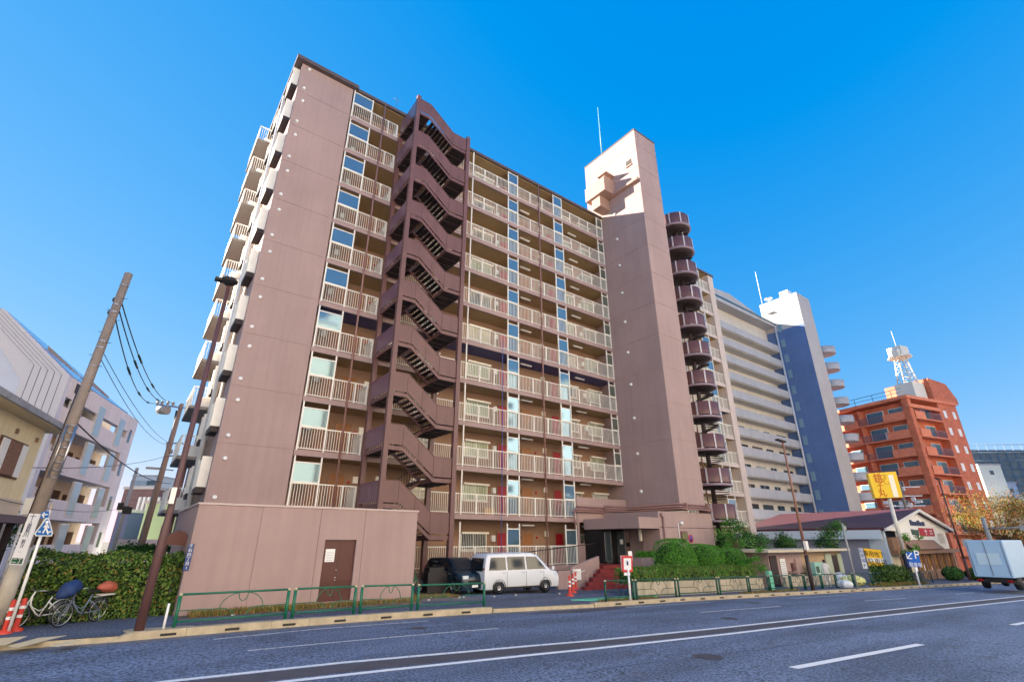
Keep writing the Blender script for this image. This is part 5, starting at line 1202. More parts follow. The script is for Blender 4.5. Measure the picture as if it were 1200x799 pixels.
g = M(); g.tube([b3, at(161, 548, 34)], [.13, .1], 10); g.build('shaft', POLEG, t)
g = M(); 
for (x, y) in ((141, 593), (147, 597), (151, 598)): p = at(x, y, 33.8); g.box(p.x - .16, p.x + .16, p.y - .1, p.y + .1, p.z - .22, p.z + .22)
g.build('equipment_box', BLACK, t)
# cables
def cable(label, a, b, sag, r=.018, mt=None, sleeves=0, grp='overhead cables'):
    n = 22; g = M(); pts = []
    for i in range(n + 1):
        u = i / n; p = a.lerp(b, u); p.z -= sag * 4 * u * (1 - u); pts.append(p)
    g.tube(pts, r, 5, cap=False)
    for s_ in range(sleeves):
        i = 5 + s_ * 5
        if i < n: g.tube([pts[i], pts[i + 1]], r * 2.4, 6)
    o = g.build('power_cable', mt or BLACK, loc=tuple(a)); tag(o, label, 'cable', grp)
TEAL = mat('teal_cable', (30, 70, 72), .5)
cable('teal power cable from the pole top, uppermost of the three', PB.lerp(PT, .915), W3(203, 472, 40), .9, .022, TEAL, 2)
cable('teal power cable, middle of the three thick ones from the pole top', PB.lerp(PT, .89), W3(197, 471, 40), 1.0, .022, TEAL, 3)
cable('teal power cable, lowest of the three thick ones from the pole top', PB.lerp(PT, .86), W3(185, 471, 40), 1.1, .022, TEAL, 3)
cable('thin grey cable to the lower crossarm, upper of the pair', PB.lerp(PT, .74), W3(201, 520, 40), .5, .012, TEAL)
cable('thin grey cable to the lower crossarm, lower of the pair', PB.lerp(PT, .72), W3(196, 521, 40), .6, .012, TEAL)
cable('black cable sagging across the grey apartment house balconies', PB.lerp(PT, .52), W3(200, 566, 40), .5, .022)
cable('black cable crossing from the frame edge to the second pole', at(-20, 545, 16), W3(196, 534, 40), .4, .015)
cable('black cable crossing low in front of the beige house', at(-20, 580, 15), at(140, 596, 33), .3, .012)
# ================================================================== LEFT BUILDINGS
def frame_thing(name, label, cat, P, far, zb=0):
    d = Vector((far.x - P.x, far.y - P.y, 0)); ang = math.atan2(d.y, d.x)
    t = thing(name, label, cat, (P.x, P.y, zb), ang, world=False); return t, d.length
# grey apartment house: local x runs back along the street face (facing -y local), y>0 is to the left/inside
Pn = Vector((-5.12, 45.2, 0)); Pf = Vector((-.75, 59.5, 0))
t, Lg = frame_thing('grey_apartment_house', 'pale grey apartment house with slanted glazed roof and striped chamfer on the left', 'apartment house', Pn, Pf)
GREYW = mat('pale_grey_render', (222, 220, 222), .8, .06, .5, streak=.12); GREYL = mat('lilac_grey_render', (202, 208, 222), .75, .05, .3)
ZE = 12.9
ap = [(0, 0), (0, ZE)]
g = M(); g.box(.55, Lg, 2.0, 21.9, -.5, ZE - .1); g.build('wall', mat('recess_beige', (196, 178, 156), .8, .08, .6), t)
g = M(); g.extr([(0, 0.001, 0), (0, 22, 0), (0, 22, 17.6), (0, 5.0, 17.3), (0, 0.001, ZE)], (.5, 0, 0)); g.build('end_wall', GREYL, t)
GS = mat('groove_dark', (120, 118, 130), .8)
g = M(); 
g.extr([(-.06, 0, 0), (-.06, 2.6, 0), (-.06, 2.6, ZE - .6), (-.06, 6.6, 17.3), (-.06, 5.0, 17.3), (-.06, 0, ZE)], (.058, 0, 0)); g.build('striped_cladding', mat('warm_grey_cladding', (206, 204, 208), .7), t)
g = M()
for i in range(1, 6):
    y = i * .43; g.box(-.075, -.062, y, y + .04, 0, ZE - .1 + y * .3)
    g.bar((-.07, y, ZE - .1 + y * .3), (-.07, 5.0 + y * .62, 17.3), .015, .04, (1, 0, 0))
g.build('cladding_grooves', GS, t)
g = M(); pp = [(-.13, 3.3, 0), (-.13, 3.3, 10.6), (-.13, 5.4, 13.6), (-.13, 6.8, 13.7)]; g.tube(pp, .07, 6); g.tube([(-.13, 2.9, 8), (-.13, 1.6, 8)], .05, 6); g.tube([(-.13, 2.9, 5), (-.13, 1.6, 5)], .05, 6); g.tube([(-.13, 7.4, 7.2), (-.13, 7.4, 12.7), (-.13, 6.6, 13.2)], .05, 6); g.build('drain_pipe', MATS['pale_pipe'], t)
# slanted glazed roof
g = M(); GLR = mat('roof_glazing', (120, 156, 196), .12, .1, .6, spec=.9)
g.hexa([(.5, -.02, ZE), (Lg - 3.0, -.02, ZE), (Lg - 3.0, 2.2, ZE), (.5, 4.9, ZE), (.5, .0, ZE + .1), (Lg - 3.0, .0, ZE + .12), (Lg - 3.0, .3, ZE + .3), (.5, 5.0, 17.3)]); g.build('glazed_roof', GLR, t)
for x0, x1, a in ((1.6, 4.4, .55), (6.4, 8.6, .4)):
    g = M(); g.extr([(x0, 4.9 * a - .2, ZE + 4.3 * a - .3), (x1, 4.9 * a * .72 - .2, ZE + 4.3 * a * .55 - .5), (x1 + .6, 4.9 * a * .35, ZE + 4.3 * a * .2)], (0, .1, .5)); g.build('skylight_opening', mat('skylight_beige', (150, 140, 130), .7), t)
for k in range(4):
    z = ZE - 3.2 - k * 3.0; g = M()
    g.box(.5, Lg, -.0, .25, z - .2, z + 1.15); g.box(.5, Lg, .26, 2.0, z - .2, z); g.build('balcony', GREYW, t)
    for j, x in enumerate((1.4, 5.9, 10.6)):
        f = M(); f.box(x, x + 1.3, -.06, .12, z + .1, z + 2.6); f = f.build('glass_screen', WHITEA, t); g = M(); g.box(x + .06, x + 1.24, -.08, -.061, z + .2, z + 2.5); g.build('pane', mat('milky_glass', (168, 190, 196), .15), f)
        for wa, wb, wc, wd in ((x - .7, x - .1, .9, 1.9), (x + 1.5, x + 3.3, .2, 2.1)): g = M(); g.box(wa, wb, 1.94, 2.0, z + wc, z + wd); g.build('window', mat('dark_room_glass', (86, 70, 60), .95, spec=.0), t)
    g = M(); g.box(3.2, 3.75, 1.2, 1.7, z + 1.3, z + 1.95) ; g.build('air_conditioner', WHITE, t)
    g = M(); g.box(Lg - 2.0, Lg, -.02, .5, z - .2, z + 2.82); g.build('end_pier', GREYW, t)
    g = M(); g.box(Lg - 1.4, Lg - .9, -.05, -.021, z + .9, z + 2.1); g.build('window', GLASS, t)
g = M(); g.box(.5, Lg, -.05, .4, ZE - 1.4, ZE - .02); g.build('parapet', GREYW, t)
for i in range(5): g = M(); g.box(1.5 + i * 2.8, 1.8 + i * 2.8, -.02, .3, -.5, 1.0); g.build('pillar', GREYW, t)
for za in (7.4, 4.1): g = M(); g.box(-.09, -.062, 1.1, 2.2, za, za + 1.2); g.build('window', mat('dark_room_glass'), t)
for xa in (1.2, 1.9): g = M(); g.box(xa, xa + .4, -.1, -.051, ZE - .9, ZE - .2); g.build('window', STEELD, t)
# beige house
P0 = Vector((-4.5, 16.9, 0)); P1 = Vector((-2.92, 24.7, 0))
t, Lh = frame_thing('beige_house', 'beige two storey house with white shutters under a grey tiled eave at the left edge', 'house', P0, P1)
BEIGE = mat('beige_render', (228, 212, 176), .85, .06, .8, streak=.1); TILE = mat('grey_tile', (150, 154, 164), .6, .2, 3)
g = M(); g.box(0, Lh, 0, 8, 3.4, 5.9); g.box(0, Lh + .02, .02, 8, -.5, 3.38); g.build('wall', BEIGE, t)
g = M(); g.mat(mat('pink_beige_render', (206, 190, 176), .8)).box(-.02, Lh + .04, -.05, .015, 1.2, 3.4); g.build('lower_wall', None, t)
g = M(); g.mat(BEIGE); g.hexa([(-.6, -.55, 5.85), (Lh + .55, -.55, 5.85), (Lh + .55, 8.5, 5.85), (-.6, 8.5, 5.85), (-.6, -.55, 5.92), (Lh + .55, -.55, 5.92), (Lh + .55, 8.5, 5.92), (-.6, 8.5, 5.92)])
g.mat(TILE).hexa([(-.65, -.62, 5.921), (Lh + .62, -.62, 5.921), (Lh + .62, 8.6, 5.921), (-.65, 8.6, 5.921), (2.5, 3.4, 7.2), (Lh - 3, 3.4, 7.2), (Lh - 3, 4.6, 7.2), (2.5, 4.6, 7.2)]); g.box(-.64, Lh + .61, -.64, -.5, 5.86, 6.05); g.build('roof', None, t)
g = M(); g.box(Lh - 3.1, Lh - 1.1, -.06, 0, 4.0, 5.15); g.build('window_surround', mat('dark_brown_frame', (92, 62, 46), .6), t)
for a, b, c_ in ((3.05, 2.6, WHITE), (1.6, 1.15, WHITE), (2.58, 1.62, mat('brown_lattice', (130, 96, 78), .6, .3, 12))):
    g = M(); g.box(Lh - a, Lh - b, -.1, -.061, 4.06, 5.09); g.build('shutter', c_, t)
for xa in (2.3, .6): g = M(); g.box(Lh - xa, Lh - xa + .15, -.05, 0, 5.35, 5.5); g.build('vent_grille', mat('brown_lattice'), t)
g = M(); g.box(Lh - .35, Lh + 1.1, -.6, .3, 2.75, 2.9); g.box(Lh - .35, Lh - .3, -.6, -.55, 2.9, 3.4); g.box(Lh + 1.05, Lh + 1.1, -.6, -.55, 2.9, 3.4); g.box(Lh - .35, Lh + 1.1, -.62, -.58, 2.6, 3.1); g.build('small_balcony', BEIGE, t)
g = M(); g.box(Lh + .05, Lh + .75, -.45, -.1, 2.95, 3.5); g.build('air_conditioner', WHITE, t)
# dark timber gate roof
p = at(0, 575, 17.5)
t, Lq = frame_thing('timber_gate', 'dark timber entrance canopy in front of the beige house', 'canopy', Vector((-4.3, 18.9, 0)), Vector((-3.25, 23.6, 0)))
g = M(); g.box(-1.5, Lq, -.8, .6, 2.62, 2.85); g.build('roof', mat('grey_brown_roof', (112, 98, 106), .7), t)
DT = mat('dark_timber', (38, 28, 34), .7)
for x in (.3, Lq - 1.1, Lq - .3):
    g = M(); g.box(x, x + .16, -.6, -.44, -.2, 2.62); g.build('post', DT, t)
g = M(); g.box(-1.4, Lq - .2, -.1, -.02, -.2, 2.6); g.build('timber_screen', DT, t)
g = M(); g.tube([(Lq - .1, -.75, 0), (Lq - .1, -.75, 2.62)], .04, 8); g.build('white_drain_pipe', MATS['pale_pipe'], t)
g = M(); g.box(-3.6, -2.75, 19.6, 21.0, -.1, 1.1); o = g.build('garden_wall', mat('pink_render', (206, 160, 146), .8, .06, 1), loc=(-3.2, 19.6, 0)); tag(o, 'low pinkish garden wall at the left edge behind the utility pole', 'wall')
g = M(); g.box(-3.3, -2.95, 21.3, 22.0, -.1, 1.75); o = g.build('planter_box', mat('terracotta', (206, 110, 70), .8), loc=(-3.1, 21.3, 0)); tag(o, 'orange terracotta coloured gate pillar beside the dark timber canopy', 'pillar')
tree('small_tree', 'dim olive garden tree seen behind the timber canopy', -3.4, 27.5, 0, 3.6, 1.0, HEDGE[:4], 900, .14, .06, 8)
# houses further back on the left
RDB = brickmat('plum_brick', (112, 82, 86), (98, 72, 78), (140, 118, 114), 1, .4, .14, .02)
t, W_, H = block('brick_house', 'plum brick house with groups of white vertical fins down the side street', 146, 182, 573, 60, 10, RDB, 0, 0)
for zz in (H - 3.3, H - 7.0):
    for i in range(5):
        g = M(); x = -W_ + 2.2 + i * .52; g.box(x, x + .24, -.35, -.0, zz, zz + 2.4); g.build('fin', WHITE, t)
g = M(); g.box(-W_ + .2, -W_ + 1.5, -.06, 0, H - 6.4, H - 4.9); g.build('window', WHITEA, t); g = M(); g.box(-W_ + .4, -W_ + 1.3, -.08, -.061, H - 6.2, H - 5.1); g.build('pane', GLASS, t)
g = M(); g.box(-W_ - 2.0, -W_ + 1.8, -.5, 0, -.2, H - 8.0) if H > 8 else None; g.build('porch', WHITE, t) if g.v else None
block('navy_house', 'small slate blue house squeezed beside the grey apartment house', 139, 152, 600, 55, 8, mat('slate_blue_render', (84, 92, 128), .8), 0, 0)
block('green_house', 'pale green rendered house next to the brown building left side', 172, 215, 590, 52, 8, mat('pale_green_render', (178, 206, 160), .85), 0, 0)
block('white_building', 'distant white building with rooftop units above the plum brick house', 156, 184, 558, 120, 10, mat('far_white', (216, 218, 214), .8), 2, 3, win=(2.2, 1.2))
block('corner_shop', 'low white shop front with a blue awning at the end of the side street', 136, 160, 636, 46, 4, mat('far_white', (216, 218, 214), .8), 0, 0)
g = M(); g.mats = TREEG; g.lw = [0, 1, 2, 3]
q = at(182, 643, 30)
for _ in range(1200): a = random.uniform(-2.2, 1.8); g.leaf((q.x + a * .8, q.y - a * .55, q.z + random.gauss(0, .13)), .2)
o = g.build('hedge_shrub', None, loc=(q.x, q.y, 0)); 
g = None
tag(o, 'dark green shrub row showing above the tall hedge by the lamp post', 'shrub')
# ================================================================== BICYCLES
def bicycle(label, x, y, ang, framem, group, front_cover=None, rear_cover=None, basket=True, s=.92, lean=.08):
    t = thing('bicycle', label, 'bicycle', (x, y, G(x)), ang, group, world=False); t.rotation_euler = (lean, 0, ang); t.scale = (s, s, s)
    r = .32
    for i, wx in enumerate((.56, -.54)):
        g = M(); g.torus((wx, 0, r), (0, 1, 0), r - .02, .018, 28, 6); w_ = g.build('wheel', BLACK, t)
        g = M(); g.torus((wx, 0, r), (0, 1, 0), r - .045, .014, 28, 5)
        for k in range(14): a = k * math.pi / 7; g.tube([(wx, 0.015 * (-1) ** k, r), (wx + (r - .05) * math.cos(a), 0, r + (r - .05) * math.sin(a))], .0035, 3, cap=False)
        g.tube([(wx, -.05, r), (wx, .05, r)], .025, 8); g.build('rim', CHROME, w_)
        g = M()
        for k in range(9):
            a0 = R((20 if i else 35) + k * 14 + (0 if i else -10)); a1 = a0 + R(14); rr_ = r + .03
            g.hexa([(wx + rr_ * math.cos(a1), -.03, r + rr_ * math.sin(a1)), (wx + rr_ * math.cos(a0), -.03, r + rr_ * math.sin(a0)), (wx + rr_ * math.cos(a0), .03, r + rr_ * math.sin(a0)), (wx + rr_ * math.cos(a1), .03, r + rr_ * math.sin(a1)),
                    (wx + (rr_ + .006) * math.cos(a1), -.03, r + (rr_ + .006) * math.sin(a1)), (wx + (rr_ + .006) * math.cos(a0), -.03, r + (rr_ + .006) * math.sin(a0)), (wx + (rr_ + .006) * math.cos(a0), .03, r + (rr_ + .006) * math.sin(a0)), (wx + (rr_ + .006) * math.cos(a1), .03, r + (rr_ + .006) * math.sin(a1))])
        g.build('mudguard', WHITE if framem is WHITE else CHROME, t)
    hd, bb, st_ = (.40, 0, .82), (0, 0, .28), (-.18, 0, .78)
    g = M(); g.tube([hd, (.36, 0, .6), (.12, 0, .36), bb], .02, 8); g.tube([(.40, 0, .72), (.3, 0, .55), (.05, 0, .42), (-.1, 0, .5)], .014, 7); g.tube([bb, st_], .017, 8)
    for sy in (-.05, .05): g.tube([(-.54, sy, r), bb], .011, 6); g.tube([(-.54, sy, r), (-.13, sy * .5, .64)], .011, 6); g.tube([(.56, sy, r), (.45, sy * .6, .66)], .013, 6)
    g.tube([(.45, 0, .66), hd, (.36, 0, .95)], .018, 8); g.build('frame', framem, t)
    g = M(); g.tube([(.2, -.27, .99), (.34, -.24, 1.0), (.37, 0, .96), (.34, .24, 1.0), (.2, .27, .99)], .012, 7); g.build('handlebar', CHROME, t)
    g = M(); g.extr([(-.34, -.09, .86), (-.34, .09, .86), (-.1, .05, .85), (.02, .015, .85), (.02, -.015, .85), (-.1, -.05, .85)], (0, 0, .05)); g.tube([st_, (-.19, 0, .86)], .013, 7); g.build('saddle', BLACK, t)
    g = M(); g.torus(bb, (0, 1, 0), .08, .01, 16, 5); g.tube([(0, -.06, .28), (.1, -.07, .16)], .01, 6); g.tube([(0, .06, .28), (-.1, .07, .4)], .01, 6); g.box(.05, .15, -.14, -.06, .14, .17); g.box(-.15, -.05, .06, .14, .39, .42); g.build('crankset', STEELD, t)
    g = M(); g.tube([(-.54, -.06, r), (-.52, -.16, .0)], .01, 6); g.tube([(-.54, .06, r), (-.52, .16, 0)], .01, 6); g.build('kickstand', CHROME, t)
    g = M(); 
    for sy in (-.07, 0, .07): g.tube([(-.25, sy, .7), (-.78, sy, .71)], .008, 5)
    g.tube([(-.54, -.06, r), (-.6, -.07, .7)], .007, 5); g.tube([(-.54, .06, r), (-.6, .07, .7)], .007, 5); g.build('rack', CHROME, t)
    if basket:
        g = M(); B0 = [(.48, -.13), (.76, -.13), (.76, .13), (.48, .13)]
        for z, e in ((.72, 0), (.8, .012), (.88, .025), (.97, .04)):
            pp = [(a + (e if a > .5 else -e * .3), b * (1 + e * 3), z) for a, b in B0]; g.tube(pp + [pp[0]], .005, 4, cap=False)
        for i in range(8): u = i / 7; g.tube([(.48 + .28 * u, -.13, .72), (.48 + .31 * u, -.145, .97)], .003, 3); g.tube([(.48 + .28 * u, .13, .72), (.48 + .31 * u, .145, .97)], .003, 3); g.tube([(.77, -.13 + .26 * u, .72), (.8, -.145 + .29 * u, .97)], .003, 3)
        g.build('basket', STEELD, t)
    def cover(c_, rx, ry, rz, mt, nm, tilt):
        g = M(); g.ico((0, 0, 0), rx, ry, rz, 16, 9); rnd = random.Random(3)
        g.v = [(x * (1 + .08 * math.sin(z * 19 + x * 7)), y * (1 + .1 * math.sin(x * 17 + z * 11)), z * (1 + .05 * math.sin(x * 23)) if z > 0 else z * .6) for x, y, z in g.v]
        ca, sa = math.cos(tilt), math.sin(tilt); g.v = [(c_[0] + x * ca - z * sa, c_[1] + y, c_[2] + x * sa + z * ca) for x, y, z in g.v]; g.build(nm, mt, t)
    if front_cover: cover((.6, 0, .95), .34, .24, .25, front_cover, 'basket_cover', -.5)
    if rear_cover: cover((-.62, 0, .92), .33, .19, .2, rear_cover, 'seat_cover', .1); g = M(); g.box(-.85, -.4, -.12, .12, .73, .76); g.build('child_seat_base', CREAM, t)
    return t
GBk = 'bicycles parked against the tall hedge'
q = gpt(53, 731); q2 = gpt(71, 732); q3 = gpt(112, 730)
bicycle('silver white bicycle without covers leaning nearest the utility pole', -1.16, 19.4, R(222), WHITE, GBk, basket=False, lean=-.12)
bicycle('bicycle with a navy front basket cover and a red-brown rear seat cover', -.28, 19.3, R(224), mat('steel_blue_frame', (120, 134, 156), .3), GBk, mat('navy_cloth', (24, 52, 100), .7, .2, 9), mat('redbrown_cloth', (178, 92, 70), .6, .12, 9), lean=-.06)
bicycle('small green bicycle parked under the zigzag stair', 11.0, 23.0 - .6, R(10), mat('green_frame', (40, 140, 100), .4), None)
g = M(); g.box(11.9, 12.9, 22.2, 22.9, -.1, .75); g.box(12.0, 12.8, 22.3, 22.8, .75, .95); g.build
o = g.build('storage_box', mat('black_plastic', (34, 32, 36), .5), loc=(12.4, 22.2, G(12))); tag(o, 'black covered box standing under the right end of the zigzag stair', 'box')
bicycle('dark bicycle standing beside the black box under the stair', 13.0, 22.0, R(95), STEELD, None)
bicycle('dark bicycle parked in front of the low shed', 36.6, 17.0, R(100), STEELD, None, lean=0)
# ================================================================== VEHICLES
def car(name, label, x, y, ang, L, Wd, H, paint, prof, winprof, nose=1, cat='car', z=None, belt=.95, wheels=(.78, -.78)):
    """prof: upper outline (x,z) rear to front; body lofted across the width with tumblehome"""
    t = thing(name, label, cat, (x, y, G(x) if z is None else z), ang, world=False)
    g = M(); ys = [(-1, .88, 0), (-.98, 1, .0), (-.9, 1, .03), (.9, 1, .03), (.98, 1, 0), (1, .88, 0)]
    n = len(prof); b = 0; W2 = Wd / 2
    def hw(z_): return W2 * (1 - .17 * max(0, (z_ - belt) / (H - belt)))
    sect = []
    for (px, pz) in prof: sect.append((px, pz))
    bot = .24
    rows = []
    for px, pz in sect:
        row = [(px, -W2 * .93, bot), (px, -W2, min(.55, pz))]
        zb = min(belt, pz); row += [(px, -hw(zb), zb), (px, -hw(pz) * .97, pz - .04 if pz > belt else pz - .02), (px, -hw(pz) * .80, pz)]
        row += [(p[0], -p[1], p[2]) for p in reversed(row)]; rows.append(row)
    for row in rows: g.v += row
    k = len(rows[0]); g.smooth = True
    for i in range(len(rows) - 1):
        for j in range(k): j2 = (j + 1) % k; g.face([i * k + j, (i + 1) * k + j, (i + 1) * k + j2, i * k + j2])
    g.smooth = False; g.face(list(range(k))); g.face([(len(rows) - 1) * k + j for j in reversed(range(k))])
    bd = g.build('body', paint, t)
    md = bd.modifiers.new('bevel', 'BEVEL'); md.width = .025; md.segments = 2; md.limit_method = 'ANGLE'; md.angle_limit = R(35)
    DG_ = mat('car_glass', (28, 34, 40), .05, spec=.9)
    for wp in winprof:      # side windows, quads of (x,z)
        for s_ in (-1, 1):
            g = M(); pts = [(a, s_ * (hw(c) + .004), c) for a, c in wp]; g.extr(pts if s_ < 0 else list(reversed(pts)), (0, s_ * .006, 0)); g.build('side_window', DG_, t)
    # windscreen and rear window: the steep profile segments above the belt
    for i in range(n - 1):
        (xa, za), (xb, zb) = prof[i], prof[i + 1]
        if min(za, zb) > belt - .12 and abs(zb - za) > .25:
            up_ = Vector((-(zb - za), 0, xb - xa)).normalized() * .012
            w0, w1 = hw(za) * .78, hw(zb) * .78; p0 = Vector((xa, 0, za)).lerp(Vector((xb, 0, zb)), .08) + up_; p1 = Vector((xa, 0, za)).lerp(Vector((xb, 0, zb)), .92) + up_
            g = M(); g.extr([(p0.x, -w0, p0.z), (p1.x, -w1, p1.z), (p1.x, w1, p1.z), (p0.x, w0, p0.z)], up_ * .3); g.build('windscreen', DG_, t)
    for wx in wheels:
        for s_ in (-1, 1):
            cx_ = wx * L / 2 * .8; g = M(); g.lathe((0, 0, 0), [(.02, -.1), (.3, -.1), (.31, -.07), (.31, .07), (.3, .1), (.02, .1)], 22); g.v = [(cx_ + a, s_ * (W2 - .1) + c, .31 + b_) for a, b_, c in g.v]; w_ = g.build('wheel', BLACK, t)
            g = M(); g.lathe((0, 0, 0), [(.02, .02), (.19, .0), (.2, .03)], 16); g.v = [(cx_ + a, s_ * (W2 - .1 + .09 + c), .31 + b_) for a, b_, c in g.v]; g.build('hubcap', CHROME, w_)
            g = M(); g.lathe((0, 0, 0), [(.33, .0), (.36, .0), (.36, .012)], 18, R(0), R(180)); g.v = [(cx_ + a, s_ * (W2 + c), .31 + b_) for a, b_, c in g.v]; g.build('wheel_arch', BLACK, t)
    xf, xr = prof[-1][0], prof[0][0]
    for s_ in (-1, 1):
        for xs__ in ([-.9, .2, 1.25] if L > 4 else [-.46, .82]):
            g = M(); g.box(xs__ - .006, xs__ + .006, s_ * (W2 + .001) - .004, s_ * (W2 + .001) + .004, .34, belt - .02); g.build('door_seam', BLACK, t)
            g = M(); g.box(xs__ - .26, xs__ - .1, s_ * (W2 + .012) - .012, s_ * (W2 + .012) + .012, belt - .1, belt - .07); g.build('door_handle', CHROME, t)
        g = M(); g.box(-L * .28, L * .26, s_ * (W2 + .004) - .006, s_ * (W2 + .004) + .006, .25, .33); g.build('side_sill', BLACK, t)
    for s_ in (-1, 1):
        g = M(); g.box(xf - .1, xf + .012, s_ * W2 * .72 - .15, s_ * W2 * .72 + .15, .66, .8); g.build('headlight', mat('headlight', (220, 224, 226), .1), t)
        g = M(); g.box(xr - .012, xr + .05, s_ * W2 * .82 - .08, s_ * W2 * .82 + .08, .75, 1.15); g.build('tail_light', mat('tail_red', (150, 16, 20), .2), t)
        g = M(); g.box(prof[-3][0] - .35, prof[-3][0] - .2, s_ * (W2 + .02) - .06, s_ * (W2 + .1) + .06, 1.0, 1.16); g.build('mirror', paint, t)
    g = M(); g.box(xf - .05, xf + .01, -W2 * .5, W2 * .5, .42, .6); g.build('grille', BLACK, t)
    g = M(); g.box(xf, xf + .018, -.17, .17, .3, .4); g.build('number_plate', WHITE, t); g = M(); g.box(xr - .018, xr, -.17, .17, .55, .66); g.build('number_plate', WHITE, t)
    return t
VANP = [(-2.1, .35), (-2.14, .95), (-2.0, 1.62), (-1.85, 1.76), (.6, 1.8), (.95, 1.7), (1.62, 1.08), (2.05, .92), (2.16, .7), (2.16, .35)]
car('minivan', 'white minivan parked before the ground floor railing facing right', 16.2, 21.4, R(-4), 4.3, 1.7, 1.8, mat('white_car_paint', (216, 220, 226), .25, spec=.7), VANP,
    [[(-1.9, 1.05), (-.95, 1.05), (-.95, 1.6), (-1.75, 1.6)], [(-.85, 1.05), (.15, 1.05), (.15, 1.62), (-.85, 1.62)], [(.25, 1.05), (1.4, 1.05), (.85, 1.6), (.25, 1.62)]], belt=1.0)
KEIP = [(-1.6, .35), (-1.66, .9), (-1.5, 1.4), (-1.35, 1.5), (.3, 1.52), (.55, 1.44), (1.05, .98), (1.55, .86), (1.66, .65), (1.66, .35)]
car('small_car', 'dark green blue small car parked left of the white minivan', 13.6, 23.0 - .3, R(-86), 3.3, 1.48, 1.52, mat('dark_teal_paint', (18, 36, 50), .25, spec=.7), KEIP,
    [[(-1.4, .98), (-.5, .98), (-.5, 1.38), (-1.3, 1.38)], [(-.42, .98), (.8, .98), (.4, 1.38), (-.42, 1.4)]], belt=.93)
# light blue truck on the road
q = gpt(1172, 694); t = thing('box_truck', 'light blue box truck driving away on the far right lane', 'truck', (q.x + 4.6, q.y + .2, G(q.x)), R(-5), world=False)
LB = mat('light_blue_paint', (172, 206, 234), .35)
g = M(); g.box(-2.6, 1.2, -1.0, 1.0, .75, 3.0); o = g.build('cargo_box', LB, t); md = o.modifiers.new('bevel', 'BEVEL'); md.width = .04; md.segments = 2
g = M(); g.extr([(1.3, -.95, .5), (2.9, -.95, .5), (2.95, -.95, 1.2), (2.7, -.95, 2.2), (1.3, -.95, 2.25)], (0, 1.9, 0)); g.build('cab', LB, t)
g = M(); g.box(-2.64, -2.6, -.02, .02, .85, 2.9); g.box(-2.63, -2.6, -.9, -.86, .85, 2.9); g.box(-2.63, -2.6, .86, .9, .85, 2.9); g.build('door_seam', CHROME, t)
g = M(); g.box(-2.62, -2.5, -.95, .95, .45, .62); g.box(-2.5, 2.6, -.5, .5, .45, .74); g.build('chassis', BLACK, t)
g = M(); g.box(-2.63, -2.605, -.6, .6, 1.5, 2.2); g.build('pale_panel', mat('pale_panel', (200, 226, 240), .3), t)
for wx in (-1.6, 1.9):
    for s_ in (-1, 1):
        g = M(); g.lathe((0, 0, 0), [(.02, -.14), (.38, -.14), (.4, 0), (.38, .14), (.02, .14)], 20); g.v = [(wx + a, s_ * .82 + c, .4 + b_) for a, b_, c in g.v]; g.build('wheel', BLACK, t)
for s_ in (-1, 1):
    g = M(); g.box(-2.66, -2.62, s_ * .75 - .16, s_ * .75 + .16, .5, .62); g.build('tail_light', mat('tail_red', (150, 16, 20), .2), t)
g = M(); g.box(1.6, 2.4, -.97, -.952, 1.35, 2.05); g.build('side_window', mat('car_glass', (28, 34, 40)), t)
# ================================================================== PERSON in white by the rubbish
def person(label, x, y, ang, h=1.62):
    z0 = G(x); t = thing('person', label, 'person', (x, y, z0), ang, world=False); t.scale = (h / 1.7,) * 3
    me = bpy.data.meshes.new('body')
    V = [(0, 0, .95), (0, 0, 1.12), (0, .02, 1.36), (0, .03, 1.47), (0, .05, 1.56),  # pelvis chest neck head
         (.09, 0, .9), (.1, -.02, .5), (.1, .02, .09), (.1, .14, .04), (-.09, 0, .9), (-.11, .1, .5), (-.11, -.04, .09), (-.11, .09, .04),
         (.18, .02, 1.38), (.24, .06, 1.12), (.2, .26, 1.0), (.19, .33, .98), (-.18, .02, 1.38), (-.25, .02, 1.12), (-.24, .18, .93), (-.24, .25, .9), (0, .05, 1.66)]
    Ed = [(0, 1), (1, 2), (2, 3), (3, 4), (4, 21), (0, 5), (5, 6), (6, 7), (7, 8), (0, 9), (9, 10), (10, 11), (11, 12), (2, 13), (13, 14), (14, 15), (15, 16), (2, 17), (17, 18), (18, 19), (19, 20)]
    Rr = [.15, .15, .16, .06, .085, .1, .07, .05, .045, .1, .07, .05, .045, .07, .055, .042, .035, .07, .055, .042, .035, .08]
    me.from_pydata(V, Ed, []); o = bpy.data.objects.new('body', me); C.objects.link(o); o.parent = t
    md = o.modifiers.new('skin', 'SKIN'); me.skin_vertices[0].data
    for i, r in enumerate(Rr): me.skin_vertices[0].data[i].radius = (r, r * (.75 if i in (0, 1, 2) else 1))
    me.skin_vertices[0].data[0].use_root = True
    s_ = o.modifiers.new('sub', 'SUBSURF'); s_.levels = 2; s_.render_levels = 2
    me.materials.append(mat('pale_clothes', (214, 212, 208), .8, .08, 4))
    g = M(); g.ico((0, .05, 1.62), .1, .11, .12, 12, 8); g.build('hair', mat('dark_hair', (40, 32, 30), .7), t)
    g = M(); g.ico((0, .085, 1.585), .08, .085, .1, 12, 8); g.ico((0, .172, 1.575), .014, .02, .022, 6, 4)
    g.build('face', mat('skin', (206, 160, 132), .6), t)
    g = M(); g.ico((-.24, .28, .88), .035, .04, .06, 8, 5); g.ico((.19, .36, .97), .035, .04, .05, 8, 5); g.build('hand', mat('skin', (206, 160, 132)), t)
    return t
q = gpt(990, 689); person('person in pale clothes bending slightly beside the rubbish pile', q.x, q.y + .9, R(-60))

